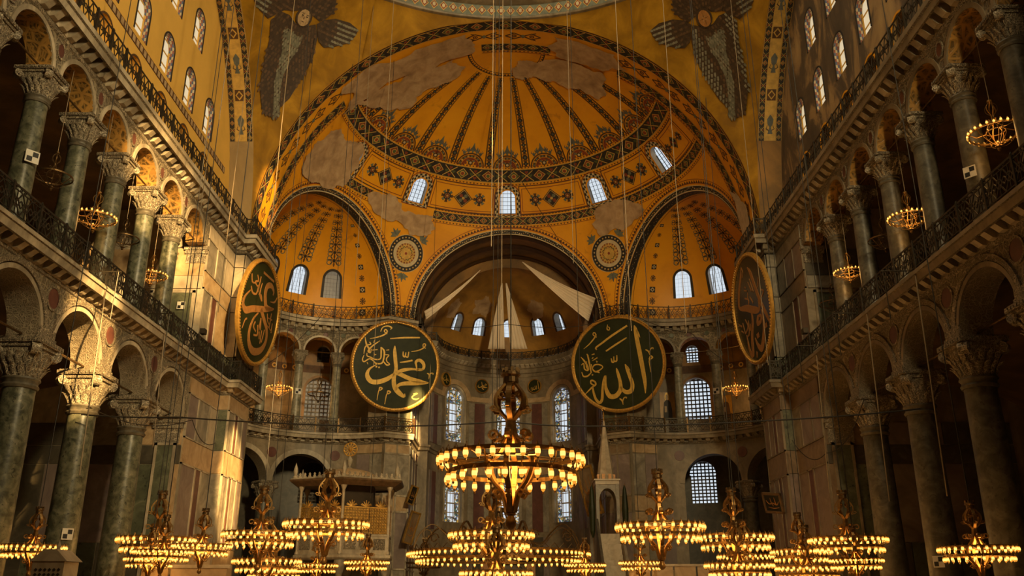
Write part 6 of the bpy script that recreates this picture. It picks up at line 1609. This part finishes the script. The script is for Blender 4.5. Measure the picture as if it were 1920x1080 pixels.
for s in (-1, 1):
    fl = thing('furled_flag', 'furled dark green flag on a pole at the pulpit, %s side' % ('left' if s < 0 else 'right'), 'flag', (mbx + s * .95, mby - 1.0, 0), group='furled flags at the pulpit')
    b = MB(); b.tube([(0, 0, 0), (s * .15, -.1, 8.6)], .03, 6); b.build('pole', M['wood'], fl)
    b = MB(); b.lathe([(.05, 5.2), (.16, 5.6), (.22, 7.0), (.12, 8.2), (.04, 8.5)], 10); x = b.build('banner', M['board_green'], fl); x.location = (s * .12, -.08, 0)

def frame_pic(name, label, cat, c, n, upt, w, h, inner, rim, roll=0, strokes=None, group=None):
    """framed board leaning out from the wall: c centre, n plan angle of the face, upt lean"""
    t = thing(name, label, cat, c, group=group)
    nn = Vector((math.cos(n) * math.cos(upt), math.sin(n) * math.cos(upt), -math.sin(upt))); r = Vector((-math.sin(n), math.cos(n), 0)); u = nn.cross(r)
    if u.z < 0: u = -u
    r = u.cross(nn); cr, sr = math.cos(roll), math.sin(roll); r, u = r * cr + u * sr, u * cr - r * sr
    F = lambda x, y, d: r * x + u * y + nn * d
    b = MB(); b.hexa([F(x, y, d) for d in (-.03, .02) for x, y in ((-w / 2, -h / 2), (w / 2, -h / 2), (w / 2, h / 2), (-w / 2, h / 2))]); b.build('board', M[inner], t)
    b = MB(); f = min(w, h) * .11
    for x0, x1, y0, y1 in ((-w / 2, w / 2, -h / 2, -h / 2 + f), (-w / 2, w / 2, h / 2 - f, h / 2), (-w / 2, -w / 2 + f, -h / 2, h / 2), (w / 2 - f, w / 2, -h / 2, h / 2)):
        b.hexa([F(x, y, d) for d in (-.06, .07) for x, y in ((x0, y0), (x1, y0), (x1, y1), (x0, y1))])
    b.build('frame', M[rim], t)
    if strokes:
        b = MB()
        for st in strokes:
            s = smooth_pts(st); 
            for p, q in zip(s[:-1], s[1:]):
                d = Vector((q[0] - p[0], q[1] - p[1])); l = d.length or 1; k = Vector((-d.y, d.x)) / l
                b.poly([F((a.x) * w, (a.y) * h, .03) for a in (Vector(p[:2]) + k * p[2] / 2, Vector(q[:2]) + k * q[2] / 2, Vector(q[:2]) - k * q[2] / 2, Vector(p[:2]) - k * p[2] / 2)])
        b.build('lettering', M['gilt_dull'], t)
    return t
ST = [[(-.35, .12, .03), (-.2, -.05, .05), (0, .0, .06), (.2, -.08, .05), (.34, .1, .02)], [(-.1, .25, .02), (-.08, .05, .05), (0, -.15, .03)], [(.12, .28, .02), (.14, .05, .05), (.2, -.1, .03)], [(-.3, -.2, .02), (0, -.25, .04), (.3, -.2, .02)]]
frame_pic('framed_panel', 'tall gilt-framed panel leaning from the left apse pier', 'picture', (-6.55, 61.3, 6.1), R(-35), R(14), 1.0, 2.2, 'p_tan', 'gilt', R(-8), ST, 'framed calligraphy panels')
frame_pic('framed_panel', 'small dark framed panel above the tall gilt one on the left apse pier', 'picture', (-6.6, 61.5, 8.3), R(-35), R(14), .75, 1.3, 'board_black', 'gilt', R(-10), ST, 'framed calligraphy panels')
frame_pic('framed_panel', 'large gilt-framed panel leaning beside the pulpit spire', 'picture', (5.75, 61.3, 8.6), R(-135), R(14), 1.5, 3.4, 'p_tan', 'gilt', R(6), ST, 'framed calligraphy panels')
frame_pic('framed_panel', 'dark framed calligraphy board tilted on the right pier', 'picture', (14.35, 47.4, 6.35), R(-160), R(16), 1.5, 1.1, 'board_black', 'wood', R(-8), ST, 'framed calligraphy panels')

# mosaic figure panels in the right exedra gallery (generic robed figures)
em = exmap(1)
for u, z, w, h, lab in ((86.6, 15.6, 3.0, 1.05, 'gold mosaic panel with a dark robed figure left of the gallery window'), (63.2, 15.3, 2.4, .85, 'gold mosaic panel with a pale robed figure right of the gallery window')):
    t = thing('mosaic_panel', lab, 'mosaic', em(u, z - h, D2 - .1), group='mosaic panels in the right exedra gallery')
    o_ = Vector(em(u, z - h, D2 - .1)); F = lambda a, b_, d: tuple(Vector(em(u + a * w, z + b_ * h, D2 - .1 - d)) - o_)
    b = MB(); b.grid(lambda a, q: F(a, q, 0), [-1, -.5, 0, .5, 1], [-1, 0, 1]); b.build('gold_ground', M['mosaic'], t)
    b = MB(); b.poly([F(a, q, .02) for a, q in ((-.6, -1), (.62, -1), (.55, -.2), (.42, .25), (.15, .42), (-.15, .42), (-.45, .25), (-.6, -.3))]); b.build('robe', M['t_dark' if u > 80 else 't_brown'], t)
    b = MB(); b.poly([F(.02 + .17 * math.cos(k * PI / 7), .62 + .22 * math.sin(k * PI / 7), .03) for k in range(14)]); b.poly([F(a, q, .03) for a, q in ((.1, -.5), (.4, -.5), (.4, -.05), (.1, -.05))]); b.build('head_and_book', M['f_skin'], t)
    b = MB(); b.grid(lambda a, q: F(.02 + q * .9 * math.cos(a), .62 + q * 1.1 * math.sin(a), .015), [2 * PI * k / 20 for k in range(20)], [.2, .32], 0, True); b.build('halo', M['gilt_paint'], t)

# low marble structures along the bottom of the view
def parapet(label, x0, x1, y0, y1, zb, zt, n):
    t = thing('marble_platform', label, 'platform', ((x0 + x1) / 2, (y0 + y1) / 2, 0)); w, d = (x1 - x0) / 2, (y1 - y0) / 2
    b = MB(); b.box(-w, w, -d, d, zb, zb + .2); b.box(-w - .06, w + .06, -d - .06, d + .06, zb + .2, zb + .28); b.build('slab', M['p_pale'], t)
    b = MB(); b.box(-w - .05, w + .05, -d - .05, -d + .15, zt - .12, zt); b.build('coping', M['p_pale'], t)
    for k in range(n):
        a0 = -w + 2 * w * k / n; a1 = -w + 2 * w * (k + 1) / n
        b = MB(); b.box(a0 + .05, a1 - .05, -d, -d + .08, zb + .28, zt - .12); b.build('panel', M['p_beige'], t)
        b = MB(); b.lathe([(.2, 0), (.2, .2), (.13, .3), (.12, zb - .4), (.2, zb - .1), (.2, zb)], 12, (a0 + .15, -d + .2)); b.build('leg', M['p_grey'], t, True)
    return t
parapet('marble platform with arched parapet before the left pier', -13.1, -9.9, 33.0, 35, 1.7, 2.72, 3)
parapet('long marble platform below the right exedra', 6.8, 14.4, 50.3, 52.4, 2.2, 3.34, 6)
parapet('short marble platform at the foot of the right pier', 13.1, 14.5, 44.0, 45.6, 2.1, 3.1, 2)
kt = thing('marble_kiosk', 'small gabled marble kiosk with pierced panels at bottom left', 'kiosk', (-11.75, 24.2, 0))
b = MB(); b.box(-.42, .42, -.4, .4, 0, 2.5); b.build('body', M['p_pale'], kt)
b = MB(); b.hexa([(-.5, -.45, 2.5), (.5, -.45, 2.5), (.5, .45, 2.5), (-.5, .45, 2.5), (-.16, -.4, 2.8), (.16, -.4, 2.8), (.16, .4, 2.8), (-.16, .4, 2.8)]); b.build('gable', M['p_pale'], kt)
b = MB()
for i in range(6):
    for j in range(10): x, z = -.3 + i * .12, 1.2 + j * .12; b.hexa([(x - .045, y, z) if c == 0 else (x, y, z - .045) if c == 1 else (x + .045, y, z) if c == 2 else (x, y, z + .045) for y in (-.42, -.38) for c in range(4)])
b.build('pierced_panel', M['dark'], kt)
b = MB(); b.lathe([(.04, 2.8), (.06, 2.9), (.02, 3.0), (.001, 3.1)], 8); b.build('finial', M['p_pale'], kt)

# mihrab lamps and gilt stands far below the apse
for k, (x, h) in enumerate(((-2.2, 2.9), (2.0, 2.9))):
    t = thing('candle_stand', 'tall gilt candlestick before the apse, %s one' % ('left', 'right')[k], 'candlestick', (x, 66.5, 0), group='candlesticks before the apse')
    b = MB(); b.lathe([(.35, 0), (.35, .1), (.12, .25), (.09, 1.3), (.2, 1.4), (.25, 1.5), (.1, 1.55)], 14); b.build('stand', M['gilt'], t, True)
    b = MB(); b.lathe([(.1, 1.5), (.09, h), (.001, h + .02)], 12); b.build('candle', M['p_pale'], t)
t = thing('mihrab_niche', 'gilt framed prayer niche low in the apse', 'niche', (0, 73.2, 0))
b = MB(); b.box(-2.2, -1.5, -.2, .2, 0, 4.6); b.box(1.5, 2.2, -.2, .2, 0, 4.6); b.box(-2.2, 2.2, -.2, .2, 4.2, 5.0); b.box(-2.5, 2.5, -.3, .3, 5.0, 5.2); b.build('frame', M['gilt_dull'], t)
b = MB(); b.lathe([(1.5, 0), (1.5, 3.0), (1.2, 3.8), (.6, 4.2), (.001, 4.25)], 16, (0, .1), 0, 0, PI); b.build('niche', M['p_beige'], t, True)

# survey targets
def target(label, c, n, s=.30):
    t = thing('survey_target', label, 'target', c, group='chequered survey targets')
    nn = Vector((math.cos(n), math.sin(n), 0)); r = Vector((-nn.y, nn.x, 0)); F = lambda x, y, d: r * x + Vector((0, 0, y)) + nn * d
    b = MB(); b.hexa([F(x, y, d) for d in (-.01, .01) for x, y in ((-s, -s), (s, -s), (s, s), (-s, s))]); b.build('card', M['white'], t)
    b = MB()
    for q in (-1, 1): b.poly([F(x, y, .014) for x, y in ((0, 0), (q * s * .8, 0), (q * s * .8, q * s * .8), (0, q * s * .8))])
    b.build('chequer', M['black'], t)
target('chequered target on the nearest left gallery column', (-15.52, 25.55, 15.4), R(-40), .22)
target('chequered target on the marble panel of the left pier', (-16.4, 41.52, 15.55), R(-90), .2)
target('chequered target low on the second left ground column', (-15.62, 32.3, 3.75), R(-40), .2)
target('chequered target on a right gallery column', (15.52, 25.55, 14.8), R(-140), .2)
target('chequered target low on the second right ground column', (15.62, 32.3, 2.8), R(-140), .2)
p = em(60.4, 15.6, .0); target('chequered target on a right exedra column', p, R(60.4 + 180), .22)
p = exmap(-1)(60.4, 15.6, .0); target('chequered target on a left exedra column', p, R(-60.4), .22)

# ---------------------------------------------------------------- ropes and wires
def line(name, label, pts, r, mat, group, sag=0):
    q = []
    for a, b in zip(pts[:-1], pts[1:]):
        for k in range(8): t = k / 8; q.append(Vector(a) * (1 - t) + Vector(b) * t - Vector((0, 0, sag * 4 * t * (1 - t))))
    q.append(Vector(pts[-1])); b = MB(); b.tube(q, r, 5); return tag(b.build(name, M[mat], None, True), label, 'cable', group)
GW = 'wires strung across the nave'; GR_ = 'ropes hanging from the vault'
line('strung_wire', 'dark wire sagging across the whole nave at capital height', [(-15.6, 31.8, 8.0), (-12, 31.8, 7.9), (-4.7, 31.8, 7.55), (.2, 31.8, 7.74), (3.2, 31.8, 7.55), (9.5, 31.8, 7.74), (15.6, 31.8, 8.2)], .028, 'wire', GW, .05)
line('strung_wire', 'thin wire from the left capitals to the left pier face', [(-15.6, 32.2, 8.4), (-14.9, 41, 9.6), (-14.7, 44, 9.0)], .02, 'wire', GW, .5)
line('strung_wire', 'thin wire looping along the right pier face', [(15.3, 36, 9.5), (15.2, 41, 8.0), (14.8, 44.5, 9.2)], .02, 'wire', GW, .6)
line('strung_wire', 'wire joining the two green roundels above the apse', [(-8.6, 59.6, 20.6), (-5.0, 60, 20.1), (0, 60, 20.3), (5.0, 60, 20.1), (8.6, 59.6, 21.2)], .025, 'wire', GW, .15)
line('strung_wire', 'wire slanting from the left roundel to the exedra', [(-8.6, 59.6, 20.6), (-12.5, 56, 19.8), (-14.3, 49.9, 14.6)], .022, 'wire', GW, .3)
line('strung_wire', 'wire slanting from the right roundel to the right pier', [(8.6, 59.6, 21.2), (12.5, 56, 18.4), (14.0, 50, 14.4)], .022, 'wire', GW, .3)
line('strung_wire', 'dark wire falling from the vault across the right medallion', [(0.4, 50, 27.9), (6.8, 61, 22.4), (9.0, 60, 21.2)], .02, 'wire', GW, .1)
for k, (x, y, z0, lab) in enumerate(((-9.3, 32, 15.0, 'bright rope hanging highest against the left winged figure'), (-12.3, 35.5, 13.2, 'bright rope in front of the left tympanum edge'), (-8.1, 44, 17.5, 'pale rope hanging before the left exedra'), (-6.2, 40, 12.0, 'pale rope left of the half-dome ribs'),
        (-.35, 30, 14.0, 'pale rope left of the central cable'), (.0, 33, 12.5, 'thick pale rope in the middle of the half-dome'), (3.6, 42, 18.0, 'pale rope with a bright lower end right of centre'), (5.6, 36, 12.5, 'pale rope crossing the right half of the half-dome'), (8.4, 38, 13.0, 'pale rope before the right exedra arch'), (12.6, 40, 12.0, 'thin rope before the right pier corner'))):
    line('hanging_rope', lab, [(x, y, z0), (x, y, ceil_z(x, y))], .017, 'rope', GR_)
for k, (x, y, z0, z1, lab) in enumerate(((-14.82, 30.5, 5.6, 12.47, 'pale rope hanging from the left gallery edge, nearest'), (-14.82, 36.3, 7.5, 12.47, 'pale rope hanging from the left gallery edge near the pier'), (14.82, 28.9, 4.7, 12.47, 'pale rope hanging beside the right columns'), (14.82, 33.4, 5.0, 12.47, 'long pale rope hanging from the right gallery railing'), (14.82, 39.6, 6.0, 12.47, 'pale rope hanging before the right pilaster'))):
    line('hanging_rope', lab, [(x, y, z1), (x * .985, y - .1, z0)], .025, 'rope', GR_)
for sx, sd in SIDES:
    for k, y in enumerate((29.6, 34.6, 39.6)):
        b = MB(); b.tube([(sx * 14.9, y, 12.85), (sx * 13.9, y, 12.85)], .025, 5); b.tube([(sx * 14.0, y, 12.85), (sx * 14.0, y - .05, 11.0)], .02, 5)
        tag(b.build('rope_bracket', M['iron']), 'iron arm with hanging rod on the %s gallery edge, %s' % (sd, ['nearest', 'middle', 'farthest'][k]), 'bracket', 'iron arms on the gallery edge')
# flood lamp boxes on the right gallery railing
for k, (x, y) in enumerate(((14.75, 40.6), (-14.75, 40.6))):
    t = thing('floodlight', 'small box floodlight fixed to the %s gallery railing' % ('right', 'left')[k], 'floodlight', (x, y, 13.7), group='railing floodlights')
    b = MB(); b.box(-.12, .12, -.18, .18, .05, .3); b.build('housing', M['iron'], t); b = MB(); b.box(-.03, .03, -.03, .03, 0, .06); b.build('stem', M['iron'], t)
